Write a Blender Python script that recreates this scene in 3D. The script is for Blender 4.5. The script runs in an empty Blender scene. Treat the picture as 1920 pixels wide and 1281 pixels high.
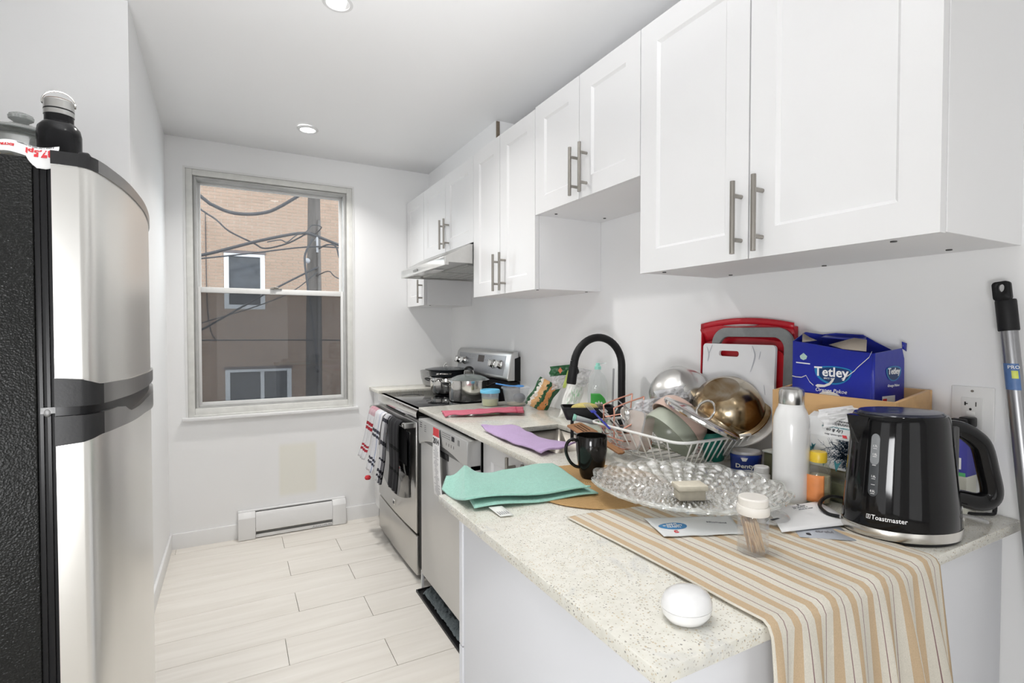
import bpy, bmesh, math, random
from mathutils import Vector, Matrix, Euler
random.seed(7)
SC = bpy.context.scene
COL = SC.collection
PI = math.pi

# ------------------------------------------------------------------ camera, world, lamps, exposure
cd = bpy.data.cameras.new('camera'); cam = bpy.data.objects.new('camera', cd); COL.objects.link(cam)
cam.location = (0, 0, 1.33)
cam.rotation_euler = (math.radians(90 - 1.25), 0, math.radians(-28.2))
cd.sensor_width = 36; cd.lens = 973 / 1920 * 36; cd.clip_start = 0.02; cd.clip_end = 200
SC.camera = cam
W = bpy.data.worlds.new('overcast_sky'); SC.world = W; W.use_nodes = True
W.node_tree.nodes['Background'].inputs[0].default_value = (0.90, 0.95, 1.0, 1)
W.node_tree.nodes['Background'].inputs[1].default_value = 3.0
SC.view_settings.view_transform = 'Standard'; SC.view_settings.look = 'None'
SC.view_settings.gamma = 1; SC.view_settings.use_curve_mapping = False
SC.view_settings.exposure = 0.18
SC.cycles.use_denoising = True
SC.cycles.max_bounces = 10; SC.cycles.diffuse_bounces = 5; SC.cycles.transparent_max_bounces = 24
SC.cycles.caustics_reflective = False; SC.cycles.caustics_refractive = False
SC.cycles.sample_clamp_indirect = 6

def area(name, loc, aim, sx, sy, power, col=(1, 1, 1), shape='RECTANGLE'):
    l = bpy.data.lights.new(name, 'AREA'); l.shape = shape; l.size = sx; l.size_y = sy
    l.energy = power; l.color = col
    o = bpy.data.objects.new(name, l); COL.objects.link(o); o.location = loc
    l.spread = math.radians(125) if shape == 'DISK' else PI
    o.rotation_euler = (Vector(aim) - Vector(loc)).to_track_quat('-Z', 'Y').to_euler()
    return o
# two tall windows of the living room behind the camera, and an unseen fill lamp added on the left
area('living_room_window', (-1.9, -2.5, 1.1), (-1.9, 0, 1.2), 1.1, 1.9, 6, (0.97, 0.985, 1))
area('living_room_window', (0.3, -2.5, 1.1), (0.3, 0, 1.2), 1.1, 1.9, 6, (0.97, 0.985, 1))
area('left_fill', (-3.1, -0.6, 1.05), (0, -0.2, 1.15), 1.8, 2.0, 12, (0.97, 0.985, 1))
# added fill lamp beside the camera, out of frame, bounced off the ceiling
fl_ = area('ceiling_fill', (-0.30, 0.30, 1.5), (0.0, 0.80, 2.49), 0.5, 0.5, 12.5, (0.985, 0.99, 1)); fl_.data.spread = math.radians(92)
# second added fill lamp, unseen left of the camera, aimed up along the kitchen ceiling
f3 = area('low_fill', (-0.75, -0.6, 0.95), (0.8, 2.0, 2.0), 0.5, 0.4, 8.5, (0.985, 0.99, 1)); f3.data.spread = math.radians(112)
# recessed ceiling lights of the same kind as the two in view, further back in the room
DOWN = 7.5
for p in ((0.37, 0.75, 2.48), (0.37, -0.75, 2.48), (-1.1, 0.3, 2.48), (-1.1, -1.3, 2.48), (-2.3, 0.3, 2.48), (-2.3, -1.3, 2.48)):
    area('recessed_lamp', p, (p[0], p[1], 0), 0.11, 0.11, DOWN * 0.22, (1, 0.985, 0.96), 'DISK')

# ------------------------------------------------------------------ materials
MATS = {}
def nt(m):
    m.use_nodes = True
    return m.node_tree.nodes, m.node_tree.links
def pm(name, col, rough=0.5, metal=0.0, noise=None, bump=None, spec=None, coat=0, stretch=(1, 1, 1), trans=0, emit=0, sheen=0, coord='Object'):
    """principled material; noise=(scale, amount) mottles the colour, bump=(scale, strength)"""
    if name in MATS: return MATS[name]
    m = bpy.data.materials.new(name); N, L = nt(m); b = N['Principled BSDF']
    c = (*col, 1)
    b.inputs['Base Color'].default_value = c; b.inputs['Roughness'].default_value = rough
    b.inputs['Metallic'].default_value = metal
    if spec is not None: b.inputs['Specular IOR Level'].default_value = spec
    if coat: b.inputs['Coat Weight'].default_value = coat; b.inputs['Coat Roughness'].default_value = 0.06
    if trans: b.inputs['Transmission Weight'].default_value = trans
    if sheen: b.inputs['Sheen Weight'].default_value = sheen
    if emit:
        b.inputs['Emission Color'].default_value = c; b.inputs['Emission Strength'].default_value = emit
    if noise or bump:
        tc = N.new('ShaderNodeTexCoord'); mp = N.new('ShaderNodeMapping'); L.new(tc.outputs[coord], mp.inputs[0])
        mp.inputs['Scale'].default_value = stretch
    if noise:
        n = N.new('ShaderNodeTexNoise'); n.inputs['Scale'].default_value = noise[0]; n.inputs['Detail'].default_value = 5
        L.new(mp.outputs[0], n.inputs['Vector'])
        mx = N.new('ShaderNodeMix'); mx.data_type = 'RGBA'
        L.new(n.outputs[0], mx.inputs[0])
        a = noise[1]
        mx.inputs[6].default_value = tuple(min(1, x * (1 + a)) for x in col) + (1,)
        mx.inputs[7].default_value = tuple(x * (1 - a) for x in col) + (1,)
        L.new(mx.outputs[2], b.inputs['Base Color'])
    if bump:
        n = N.new('ShaderNodeTexNoise'); n.inputs['Scale'].default_value = bump[0]; n.inputs['Detail'].default_value = 3
        L.new(mp.outputs[0], n.inputs['Vector'])
        bp = N.new('ShaderNodeBump'); bp.inputs['Strength'].default_value = bump[1]; bp.inputs['Distance'].default_value = 0.002
        L.new(n.outputs[0], bp.inputs['Height']); L.new(bp.outputs[0], b.inputs['Normal'])
    MATS[name] = m
    return m
def clear(name, tint=(1, 1, 1), body=0.06, rough=0.03, bump=None, gloss=1.0, bodycol=None):
    """thin clear glass / plastic: see-through with glossy reflections at grazing angles plus a little body"""
    if name in MATS: return MATS[name]
    m = bpy.data.materials.new(name); N, L = nt(m); N.remove(N['Principled BSDF'])
    out = N['Material Output']
    t = N.new('ShaderNodeBsdfTransparent'); t.inputs[0].default_value = (*tint, 1)
    g = N.new('ShaderNodeBsdfGlossy'); g.inputs['Roughness'].default_value = rough; g.inputs[0].default_value = (gloss, gloss, gloss, 1)
    d = N.new('ShaderNodeBsdfDiffuse'); d.inputs[0].default_value = (*(bodycol or (0.9, 0.9, 0.9)), 1)
    lw = N.new('ShaderNodeLayerWeight'); lw.inputs[0].default_value = 0.5
    pw = N.new('ShaderNodeMath'); pw.operation = 'POWER'; pw.inputs[1].default_value = 3.5; L.new(lw.outputs['Facing'], pw.inputs[0])
    fr = N.new('ShaderNodeMath'); fr.operation = 'MULTIPLY_ADD'; fr.inputs[1].default_value = 0.55; fr.inputs[2].default_value = 0.045; L.new(pw.outputs[0], fr.inputs[0])
    m1 = N.new('ShaderNodeMixShader'); m1.inputs[0].default_value = body
    L.new(t.outputs[0], m1.inputs[1]); L.new(d.outputs[0], m1.inputs[2])
    m2 = N.new('ShaderNodeMixShader'); L.new(fr.outputs[0], m2.inputs[0]); L.new(m1.outputs[0], m2.inputs[1]); L.new(g.outputs[0], m2.inputs[2])
    if bump:
        tc = N.new('ShaderNodeTexCoord'); n = N.new('ShaderNodeTexNoise'); n.inputs['Scale'].default_value = bump[0]
        L.new(tc.outputs['Object'], n.inputs['Vector'])
        bp = N.new('ShaderNodeBump'); bp.inputs['Strength'].default_value = bump[1]; bp.inputs['Distance'].default_value = 0.004
        L.new(n.outputs[0], bp.inputs['Height'])
        for s in (g, d, lw): L.new(bp.outputs[0], s.inputs['Normal'])
    L.new(m2.outputs[0], out.inputs[0])
    MATS[name] = m
    return m
def stripes(name, base, u=None, v=None, rough=0.9, bump=(400, 0.4), mult=True, per=None):
    """woven cloth: u / v = list of (start, end, colour) bands across the UV square"""
    if name in MATS: return MATS[name]
    m = bpy.data.materials.new(name); N, L = nt(m); b = N['Principled BSDF']; b.inputs['Roughness'].default_value = rough
    b.inputs['Specular IOR Level'].default_value = 0.1
    tc = N.new('ShaderNodeTexCoord'); sp = N.new('ShaderNodeSeparateXYZ'); L.new(tc.outputs['UV'], sp.inputs[0])
    outs = []
    for ax, bands in ((0, u), (1, v)):
        if not bands: continue
        src = sp.outputs[ax]
        if per and ax == 0:
            mm = N.new('ShaderNodeMath'); mm.operation = 'MULTIPLY'; mm.inputs[1].default_value = per; L.new(src, mm.inputs[0])
            fr = N.new('ShaderNodeMath'); fr.operation = 'FRACT'; L.new(mm.outputs[0], fr.inputs[0]); src = fr.outputs[0]
        r = N.new('ShaderNodeValToRGB'); r.color_ramp.interpolation = 'CONSTANT'; L.new(src, r.inputs[0])
        e = r.color_ramp.elements; e[0].position = 0; bc = base if not outs else (1, 1, 1)
        e[0].color = (*bc, 1); e.remove(e[1])
        for a, z, c in bands:
            x = e.new(a); x.color = (*c, 1)
            y = e.new(z); y.color = (*bc, 1)
        outs.append(r.outputs[0])
    c = outs[0]
    if len(outs) == 2:
        mx = N.new('ShaderNodeMix'); mx.data_type = 'RGBA'; mx.blend_type = 'MULTIPLY'; mx.inputs[0].default_value = 1
        L.new(outs[0], mx.inputs[6]); L.new(outs[1], mx.inputs[7]); c = mx.outputs[2]
    n = N.new('ShaderNodeTexNoise'); n.inputs['Scale'].default_value = bump[0]; L.new(tc.outputs['Object'], n.inputs['Vector'])
    m2 = N.new('ShaderNodeMix'); m2.data_type = 'RGBA'; m2.blend_type = 'MULTIPLY'; m2.inputs[0].default_value = 0.25
    L.new(c, m2.inputs[6]); L.new(n.outputs[0], m2.inputs[7]); L.new(m2.outputs[2], b.inputs['Base Color'])
    bp = N.new('ShaderNodeBump'); bp.inputs['Strength'].default_value = bump[1]; bp.inputs['Distance'].default_value = 0.001
    L.new(n.outputs[0], bp.inputs['Height']); L.new(bp.outputs[0], b.inputs['Normal'])
    MATS[name] = m
    return m

# ------------------------------------------------------------------ mesh helpers
class M:
    def __init__(s): s.v = []; s.f = []; s.mi = []; s.uv = []
    def add(s, vs, fs, mi=0, uvs=None):
        o = len(s.v); s.v += [Vector(p) for p in vs]
        for k, f in enumerate(fs):
            s.f.append([i + o for i in f]); s.mi.append(mi)
            s.uv.append(uvs[k] if uvs else None)
        return s
    def box(s, x0, x1, y0, y1, z0, z1, mi=0):
        if x0 > x1: x0, x1 = x1, x0
        if y0 > y1: y0, y1 = y1, y0
        if z0 > z1: z0, z1 = z1, z0
        vs = [(x, y, z) for z in (z0, z1) for y in (y0, y1) for x in (x0, x1)]
        return s.add(vs, [(0, 2, 3, 1), (4, 5, 7, 6), (0, 1, 5, 4), (2, 6, 7, 3), (0, 4, 6, 2), (1, 3, 7, 5)], mi)
    def lathe(s, prof, n=32, sx=1, sy=1, c=(0, 0, 0), mi=0, off=None):
        """prof = [(r, z)...] from bottom to top, r = 0 ends close; off(z)->(dx,dy)"""
        rings = []
        o = len(s.v); vs = []
        for r, z in prof:
            dx, dy = off(z) if off else (0, 0)
            if r < 1e-6: rings.append([len(vs)]); vs.append((c[0] + dx, c[1] + dy, c[2] + z))
            else:
                rings.append(list(range(len(vs), len(vs) + n)))
                vs += [(c[0] + dx + r * sx * math.cos(2 * PI * k / n), c[1] + dy + r * sy * math.sin(2 * PI * k / n), c[2] + z) for k in range(n)]
        fs = []
        for a, b in zip(rings, rings[1:]):
            for k in range(n):
                k2 = (k + 1) % n
                q = [a[k % len(a)], a[k2 % len(a)], b[k2 % len(b)], b[k % len(b)]]
                q2 = []
                for i in q:
                    if i not in q2: q2.append(i)
                if len(q2) > 2: fs.append(q2)
        return s.add(vs, fs, mi)
    def cyl(s, r, z0, z1, n=24, c=(0, 0), mi=0, r2=None, bev=0):
        r2 = r if r2 is None else r2
        p = [(0, z0), (r - bev, z0)] + ([(r, z0 + bev)] if bev else []) + ([(r2, z1 - bev)] if bev else []) + [(r2 - bev, z1), (0, z1)]
        return s.lathe(p, n, c=(c[0], c[1], 0), mi=mi)
    def tube(s, pts, r, n=8, closed=False, mi=0, flat=1.0):
        P = [Vector(p) for p in pts]; m = len(P); vs = []; prev = None
        for i in range(m):
            a = P[(i - 1) % m] if (closed or i > 0) else P[i]
            b = P[(i + 1) % m] if (closed or i < m - 1) else P[i]
            t = (b - a).normalized()
            if prev is None:
                up = Vector((0, 0, 1)) if abs(t.z) < 0.9 else Vector((1, 0, 0))
                nx = t.cross(up).normalized()
            else:
                nx = (prev - t * prev.dot(t)).normalized()
            prev = nx; ny = t.cross(nx)
            rr = r[i] if isinstance(r, (list, tuple)) else r
            vs += [P[i] + nx * rr * math.cos(2 * PI * k / n) + ny * rr * flat * math.sin(2 * PI * k / n) for k in range(n)]
        fs = []
        for i in range(m if closed else m - 1):
            j = (i + 1) % m
            for k in range(n):
                k2 = (k + 1) % n
                fs.append((i * n + k, i * n + k2, j * n + k2, j * n + k))
        if not closed: fs += [tuple(range(n - 1, -1, -1)), tuple((m - 1) * n + k for k in range(n))]
        return s.add(vs, fs, mi)
    def prism(s, poly, a0, a1, ax='z', mi=0):
        """poly of 2-D points extruded along an axis: z -> (x,y), y -> (x,z), x -> (y,z)"""
        def P(p, a): return {'z': (p[0], p[1], a), 'y': (p[0], a, p[1]), 'x': (a, p[0], p[1])}[ax]
        n = len(poly); vs = [P(p, a0) for p in poly] + [P(p, a1) for p in poly]
        fs = [tuple(range(n))[::-1], tuple(range(n, 2 * n))] + [(k, (k + 1) % n, n + (k + 1) % n, n + k) for k in range(n)]
        return s.add(vs, fs, mi)
    def grid(s, fn, nu, nv, mi=0):
        vs = [fn(i / nu, j / nv) for j in range(nv + 1) for i in range(nu + 1)]
        fs = []; uv = []
        for j in range(nv):
            for i in range(nu):
                a = j * (nu + 1) + i
                fs.append((a, a + 1, a + nu + 2, a + nu + 1))
                uv.append([(i / nu, j / nv), ((i + 1) / nu, j / nv), ((i + 1) / nu, (j + 1) / nv), (i / nu, (j + 1) / nv)])
        return s.add(vs, fs, mi, uv)
    def ell(s, c, r, n=16, m=10, mi=0):
        prof = [(math.sin(PI * k / m), -math.cos(PI * k / m)) for k in range(m + 1)]
        prof = [(0 if q < 1e-6 else q, w) for q, w in prof]
        o = len(s.v); s.lathe(prof, n, mi=mi)
        for i in range(o, len(s.v)):
            p = s.v[i]; s.v[i] = Vector((c[0] + p.x * r[0], c[1] + p.y * r[1], c[2] + p.z * r[2]))
        return s
    def xf(s, mtx):
        s.v = [mtx @ p for p in s.v]; return s
    def out(s, name, mat, parent=None, bev=0, seg=2, smooth=35, kind=None, world=False, solid=0, sub=0, disp=None):
        me = bpy.data.meshes.new(name)
        off = Vector((0, 0, 0))
        if world and parent is not None: off = parent.matrix_basis.translation if not parent.parent else parent.matrix_basis.translation + parent.parent.matrix_basis.translation
        me.from_pydata([tuple(p - off) for p in s.v], [], s.f)
        mats = mat if isinstance(mat, (list, tuple)) else [mat]
        for q in mats: me.materials.append(q)
        me.polygons.foreach_set('material_index', s.mi)
        if any(u is not None for u in s.uv):
            ul = me.uv_layers.new(name='UVMap')
            for p, u in zip(me.polygons, s.uv):
                if u:
                    for li, q in zip(p.loop_indices, u): ul.data[li].uv = q
        bm = bmesh.new(); bm.from_mesh(me)
        if not any(u is not None for u in s.uv): bmesh.ops.recalc_face_normals(bm, faces=bm.faces)
        if bev:
            es = [e for e in bm.edges if len(e.link_faces) == 2 and e.calc_face_angle(0) > math.radians(30)]
            bmesh.ops.bevel(bm, geom=es, offset=bev, segments=seg, profile=0.5, affect='EDGES', clamp_overlap=True)
        bm.to_mesh(me); bm.free()
        if smooth:
            me.shade_smooth()
            me.set_sharp_from_angle(angle=math.radians(smooth))
        o = bpy.data.objects.new(name, me); COL.objects.link(o)
        if parent is not None: o.parent = parent
        if solid:
            q = o.modifiers.new('solid', 'SOLIDIFY'); q.thickness = solid; q.offset = 1
        if sub:
            q = o.modifiers.new('sub', 'SUBSURF'); q.levels = sub; q.render_levels = sub
        if kind: o['kind'] = kind
        return o
def tag(o, label, cat=None, group=None, kind=None):
    o['label'] = label
    if cat: o['category'] = cat
    if group: o['group'] = group
    if kind: o['kind'] = kind
    return o
def thing(name, label, cat, loc=(0, 0, 0), rot=None, group=None, kind=None):
    o = bpy.data.objects.new(name, None); COL.objects.link(o)
    o.empty_display_size = 0.05
    mt = Matrix.Translation(Vector(loc))
    if rot is not None: mt = mt @ (rot.to_matrix().to_4x4() if isinstance(rot, Euler) else rot.to_4x4())
    o.matrix_basis = mt
    return tag(o, label, cat, group, kind)
def axes(z, x=None):
    """rotation whose local z axis points along z (and x roughly along x)"""
    z = Vector(z).normalized(); x = Vector(x if x is not None else ((1, 0, 0) if abs(z.x) < 0.9 else (0, 1, 0)))
    x = (x - z * x.dot(z)).normalized(); y = z.cross(x)
    return Matrix((x, y, z)).transposed()
def copy_tree(o, parent=None):
    c = o.copy(); COL.objects.link(c); c.parent = parent
    for ch in list(o.children): copy_tree(ch, c)
    return c
RT = Vector((0.8813, -0.4726, 0)); FW = Vector((0.4726, 0.8813, 0)); UP = Vector((0, 0, 1))   # the diagonal of the room the shot looks along
def dr(r, f, u): return (RT * r + FW * f + UP * u).normalized()
def lettering(s, size, fn, mat, parent=None, align='CENTER', name='lettering', depth=0.0004, bold=0.0, shear=0.0):
    """letters as thin geometry, laid on a surface by fn(x, y, h) -> point"""
    c = bpy.data.curves.new('t', 'FONT'); c.body = s; c.size = size; c.align_x = align; c.align_y = 'CENTER'
    c.extrude = depth; c.offset = bold; c.shear = shear; c.resolution_u = 2
    t = bpy.data.objects.new('t', c); COL.objects.link(t)
    dg = bpy.context.evaluated_depsgraph_get(); me = bpy.data.meshes.new_from_object(t.evaluated_get(dg))
    bpy.data.objects.remove(t); bpy.data.curves.remove(c)
    for v in me.vertices: v.co = Vector(fn(v.co.x, v.co.y, v.co.z + depth))
    me.materials.clear(); me.materials.append(mat); me.name = name
    o = bpy.data.objects.new(name, me); COL.objects.link(o)
    if parent is not None: o.parent = parent
    return o
def plane_fn(o, x, y, flip=1):
    o = Vector(o); x = Vector(x).normalized(); y = Vector(y).normalized(); n = x.cross(y)
    return lambda a, b, h: o + x * a * flip + y * b * flip + n * (h + 0.0003)
def arc(c, r, a0, a1, n, u, v):
    c, u, v = Vector(c), Vector(u), Vector(v)
    return [c + u * r * math.cos(a0 + (a1 - a0) * k / n) + v * r * math.sin(a0 + (a1 - a0) * k / n) for k in range(n + 1)]
def rrect(x0, x1, y0, y1, r, n=4):
    p = []
    for cx, cy, a in ((x1 - r, y1 - r, 0), (x0 + r, y1 - r, PI / 2), (x0 + r, y0 + r, PI), (x1 - r, y0 + r, 3 * PI / 2)):
        p += [(cx + r * math.cos(a + PI / 2 * k / n), cy + r * math.sin(a + PI / 2 * k / n)) for k in range(n + 1)]
    return p
def smoothpts(pts, k=3):
    """Catmull-Rom through the points"""
    P = [Vector(p) for p in pts]; out = []
    for i in range(len(P) - 1):
        a = P[max(i - 1, 0)]; b = P[i]; c = P[i + 1]; d = P[min(i + 2, len(P) - 1)]
        for j in range(k):
            t = j / k
            out.append(0.5 * ((2 * b) + (c - a) * t + (2 * a - 5 * b + 4 * c - d) * t * t + (3 * b - a - 3 * c + d) * t ** 3))
    out.append(P[-1]); return out
def hsh(*a):
    x = math.sin(sum(q * w for q, w in zip(a, (12.9898, 78.233, 37.719)))) * 43758.5453
    return x - math.floor(x)
def vn(x, y, z=0):
    """smooth value noise 0..1"""
    xi, yi = math.floor(x), math.floor(y); fx, fy = x - xi, y - yi
    fx = fx * fx * (3 - 2 * fx); fy = fy * fy * (3 - 2 * fy)
    a = hsh(xi, yi, z); b = hsh(xi + 1, yi, z); c = hsh(xi, yi + 1, z); d = hsh(xi + 1, yi + 1, z)
    return (a + (b - a) * fx) * (1 - fy) + (c + (d - c) * fx) * fy

white_paint = pm('white_satin_cabinet', (0.79, 0.79, 0.795), 0.32, noise=(3, 0.01))
carcass = pm('white_melamine', (0.83, 0.83, 0.835), 0.45, noise=(4, 0.02))
trim_paint = pm('trim_white_paint', (0.80, 0.80, 0.80), 0.4, noise=(6, 0.02))
nickel = pm('brushed_nickel', (0.36, 0.34, 0.31), 0.36, 1.0, bump=(300, 0.1))
steel = pm('stainless_steel', (0.62, 0.615, 0.60), 0.27, 1.0, noise=(6, 0.05), bump=(90, 0.03), stretch=(1, 1, 0.15))
steel_pol = pm('polished_steel', (0.72, 0.71, 0.69), 0.12, 1.0, noise=(20, 0.04))
black_pl = pm('black_plastic', (0.012, 0.012, 0.013), 0.3, spec=0.22, noise=(30, 0.1))
black_gl = pm('black_gloss', (0.008, 0.008, 0.009), 0.07, spec=0.3, noise=(30, 0.1))
black_mt = pm('matt_black', (0.012, 0.012, 0.013), 0.5, spec=0.22, noise=(30, 0.1))
dark_gap = pm('dark_gap', (0.004, 0.004, 0.004), 0.8, noise=(30, 0.1))
white_pl = pm('white_plastic', (0.80, 0.80, 0.79), 0.35, noise=(20, 0.015))
paper = pm('white_paper', (0.82, 0.82, 0.82), 0.8, noise=(20, 0.02), bump=(60, 0.1))
ink = pm('black_ink', (0.02, 0.02, 0.025), 0.7, noise=(40, 0.1))
greyink = pm('grey_ink', (0.25, 0.25, 0.27), 0.7, noise=(40, 0.1))
whiteink = pm('white_ink', (0.85, 0.85, 0.85), 0.6, noise=(40, 0.02))
redink = pm('red_ink', (0.62, 0.03, 0.04), 0.6, noise=(40, 0.05))
# ------------------------------------------------------------------ the room
def wall_mat():
    m = bpy.data.materials.new('white_wall_paint'); N, L = nt(m); b = N['Principled BSDF']
    b.inputs['Roughness'].default_value = 0.6; b.inputs['Specular IOR Level'].default_value = 0.3
    tc = N.new('ShaderNodeTexCoord')
    n = N.new('ShaderNodeTexNoise'); n.inputs['Scale'].default_value = 2.2; n.inputs['Detail'].default_value = 6; L.new(tc.outputs['Object'], n.inputs['Vector'])
    r = N.new('ShaderNodeValToRGB'); r.color_ramp.elements[0].color = (0.86, 0.862, 0.866, 1); r.color_ramp.elements[1].color = (0.885, 0.887, 0.89, 1); L.new(n.outputs[0], r.inputs[0])
    # faint yellowish stain low on the back wall
    sp = N.new('ShaderNodeSeparateXYZ'); L.new(tc.outputs['Object'], sp.inputs[0])
    def rng(o, a, z, s=0.03):
        q = N.new('ShaderNodeMapRange'); q.interpolation_type = 'SMOOTHSTEP'; q.inputs[1].default_value = a; q.inputs[2].default_value = a + s; L.new(o, q.inputs[0])
        w = N.new('ShaderNodeMapRange'); w.interpolation_type = 'SMOOTHSTEP'; w.inputs[1].default_value = z - s; w.inputs[2].default_value = z; w.inputs[3].default_value = 1; w.inputs[4].default_value = 0; L.new(o, w.inputs[0])
        x = N.new('ShaderNodeMath'); x.operation = 'MULTIPLY'; L.new(q.outputs[0], x.inputs[0]); L.new(w.outputs[0], x.inputs[1]); return x.outputs[0]
    xs = rng(sp.outputs[0], 0.24, 0.50); zs = rng(sp.outputs[2], 0.21, 0.60, 0.05); ys = rng(sp.outputs[1], 3.70, 3.75, 0.005)
    a = N.new('ShaderNodeMath'); a.operation = 'MULTIPLY'; L.new(xs, a.inputs[0]); L.new(zs, a.inputs[1])
    a2 = N.new('ShaderNodeMath'); a2.operation = 'MULTIPLY'; L.new(a.outputs[0], a2.inputs[0]); L.new(ys, a2.inputs[1])
    a3 = N.new('ShaderNodeMath'); a3.operation = 'MULTIPLY'; L.new(a2.outputs[0], a3.inputs[0]); a3.inputs[1].default_value = 0.28
    mx = N.new('ShaderNodeMix'); mx.data_type = 'RGBA'; L.new(a3.outputs[0], mx.inputs[0]); L.new(r.outputs[0], mx.inputs[6]); mx.inputs[7].default_value = (0.78, 0.74, 0.50, 1)
    L.new(mx.outputs[2], b.inputs['Base Color'])
    n2 = N.new('ShaderNodeTexNoise'); n2.inputs['Scale'].default_value = 140; L.new(tc.outputs['Object'], n2.inputs['Vector'])
    bp = N.new('ShaderNodeBump'); bp.inputs['Strength'].default_value = 0.06; bp.inputs['Distance'].default_value = 0.002
    L.new(n2.outputs[0], bp.inputs['Height']); L.new(bp.outputs[0], b.inputs['Normal'])
    return m
wallm = wall_mat()
def struct(name, m, mat, label, cat, **k):
    o = m.out(name, mat, **k); return tag(o, label, cat, kind='structure')
YB = 3.72; XR = 1.469; XL = -0.353; YC = 2.53; ZC = 2.49
WX0, WX1, WZ0, WZ1 = -0.25, 0.735, 0.795, 2.313
struct('wall_right', M().box(XR, XR + 0.12, -2.7, YB + 0.12, -0.05, 2.9), wallm, 'white painted right wall behind the worktop and cabinets', 'wall')
m = M()
m.box(XL - 0.11, WX0, YB, YB + 0.12, -0.05, 2.9); m.box(WX1, XR, YB, YB + 0.12, -0.05, 2.9)
m.box(WX0, WX1, YB, YB + 0.12, -0.05, WZ0); m.box(WX0, WX1, YB, YB + 0.12, WZ1, 2.9)
struct('wall_back', m, wallm, 'white painted end wall with the sash window and a faint yellow stain', 'wall')
struct('wall_left', M().box(XL - 0.11, XL, YC, YB, -0.05, 2.9), wallm, 'white painted left wall between fridge alcove and window wall', 'wall')
struct('wall_alcove', M().box(-3.2, XL - 0.11, YC, YC + 0.11, -0.05, 2.9), wallm, 'white painted wall behind the fridge facing the camera', 'wall')
struct('wall_front', M().box(-3.2, XR, -2.8, -2.7, -0.05, 2.9), wallm, 'white painted wall behind the camera', 'wall')
struct('wall_far', M().box(-3.32, -3.2, -2.8, YC + 0.11, -0.05, 2.9), wallm, 'white painted far left wall of the living room', 'wall')
ceilm = pm('ceiling_white', (0.90, 0.902, 0.906), 0.7, noise=(3, 0.012), bump=(120, 0.05))
def cz(x, y): return ZC + 0.11 * (YB - max(2.2, min(y, YB))) * max(0, min(1, (1.3 - x) / 1.653))
m = M()
xs = [-3.32, -0.353, 0.1, 0.5, 0.9, 1.3, XR + 0.05]; ys = [-2.8, 0, 2.2, 2.6, 3.0, 3.4, YB + 0.05]
vs = [(x, y, cz(x, y)) for y in ys for x in xs]; n = len(xs)
m.add(vs, [(j * n + i, j * n + i + 1, (j + 1) * n + i + 1, (j + 1) * n + i) for j in range(len(ys) - 1) for i in range(n - 1)])
struct('ceiling', m, ceilm, 'smooth white painted ceiling with two recessed lights', 'ceiling', solid=0.05, smooth=60)

# floor: pale wood planks, each one a board
def plank_mat():
    m = bpy.data.materials.new('pale_oak_plank'); N, L = nt(m); b = N['Principled BSDF']; b.inputs['Roughness'].default_value = 0.42
    tc = N.new('ShaderNodeTexCoord'); mp = N.new('ShaderNodeMapping'); mp.inputs['Scale'].default_value = (1.2, 14, 14); L.new(tc.outputs['Object'], mp.inputs[0])
    oi = N.new('ShaderNodeObjectInfo'); ad = N.new('ShaderNodeVectorMath'); ad.operation = 'ADD'; L.new(mp.outputs[0], ad.inputs[0]); L.new(oi.outputs['Random'], ad.inputs[1])
    sc = N.new('ShaderNodeVectorMath'); sc.operation = 'SCALE'; L.new(oi.outputs['Location'], sc.inputs[0]); sc.inputs[3].default_value = 3.7
    ad2 = N.new('ShaderNodeVectorMath'); ad2.operation = 'ADD'; L.new(ad.outputs[0], ad2.inputs[0]); L.new(sc.outputs[0], ad2.inputs[1])
    n = N.new('ShaderNodeTexNoise'); n.inputs['Scale'].default_value = 1.6; n.inputs['Detail'].default_value = 8; n.inputs['Distortion'].default_value = 0.6; L.new(ad2.outputs[0], n.inputs['Vector'])
    r = N.new('ShaderNodeValToRGB'); r.color_ramp.elements[0].position = 0.3; r.color_ramp.elements[1].position = 0.7
    r.color_ramp.elements[0].color = (0.72, 0.68, 0.62, 1); r.color_ramp.elements[1].color = (0.81, 0.775, 0.72, 1); L.new(n.outputs[0], r.inputs[0])
    L.new(r.outputs[0], b.inputs['Base Color'])
    bp = N.new('ShaderNodeBump'); bp.inputs['Strength'].default_value = 0.08; bp.inputs['Distance'].default_value = 0.002; L.new(n.outputs[0], bp.inputs['Height']); L.new(bp.outputs[0], b.inputs['Normal'])
    return m
plankm = plank_mat()
fl = tag(M().box(-3.2, XR, -2.7, YB, -0.06, -0.008).out('floor', pm('floor_underlay', (0.16, 0.14, 0.12), 0.9, noise=(5, 0.1))), 'pale whitewashed wood plank floor running across the kitchen', 'floor', kind='structure')
full = M().box(0.0009, 1.2191, 0.0009, 0.2016, -0.008, 0).out('plank', plankm, fl, bev=0.0012, seg=1)
first = True
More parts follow.
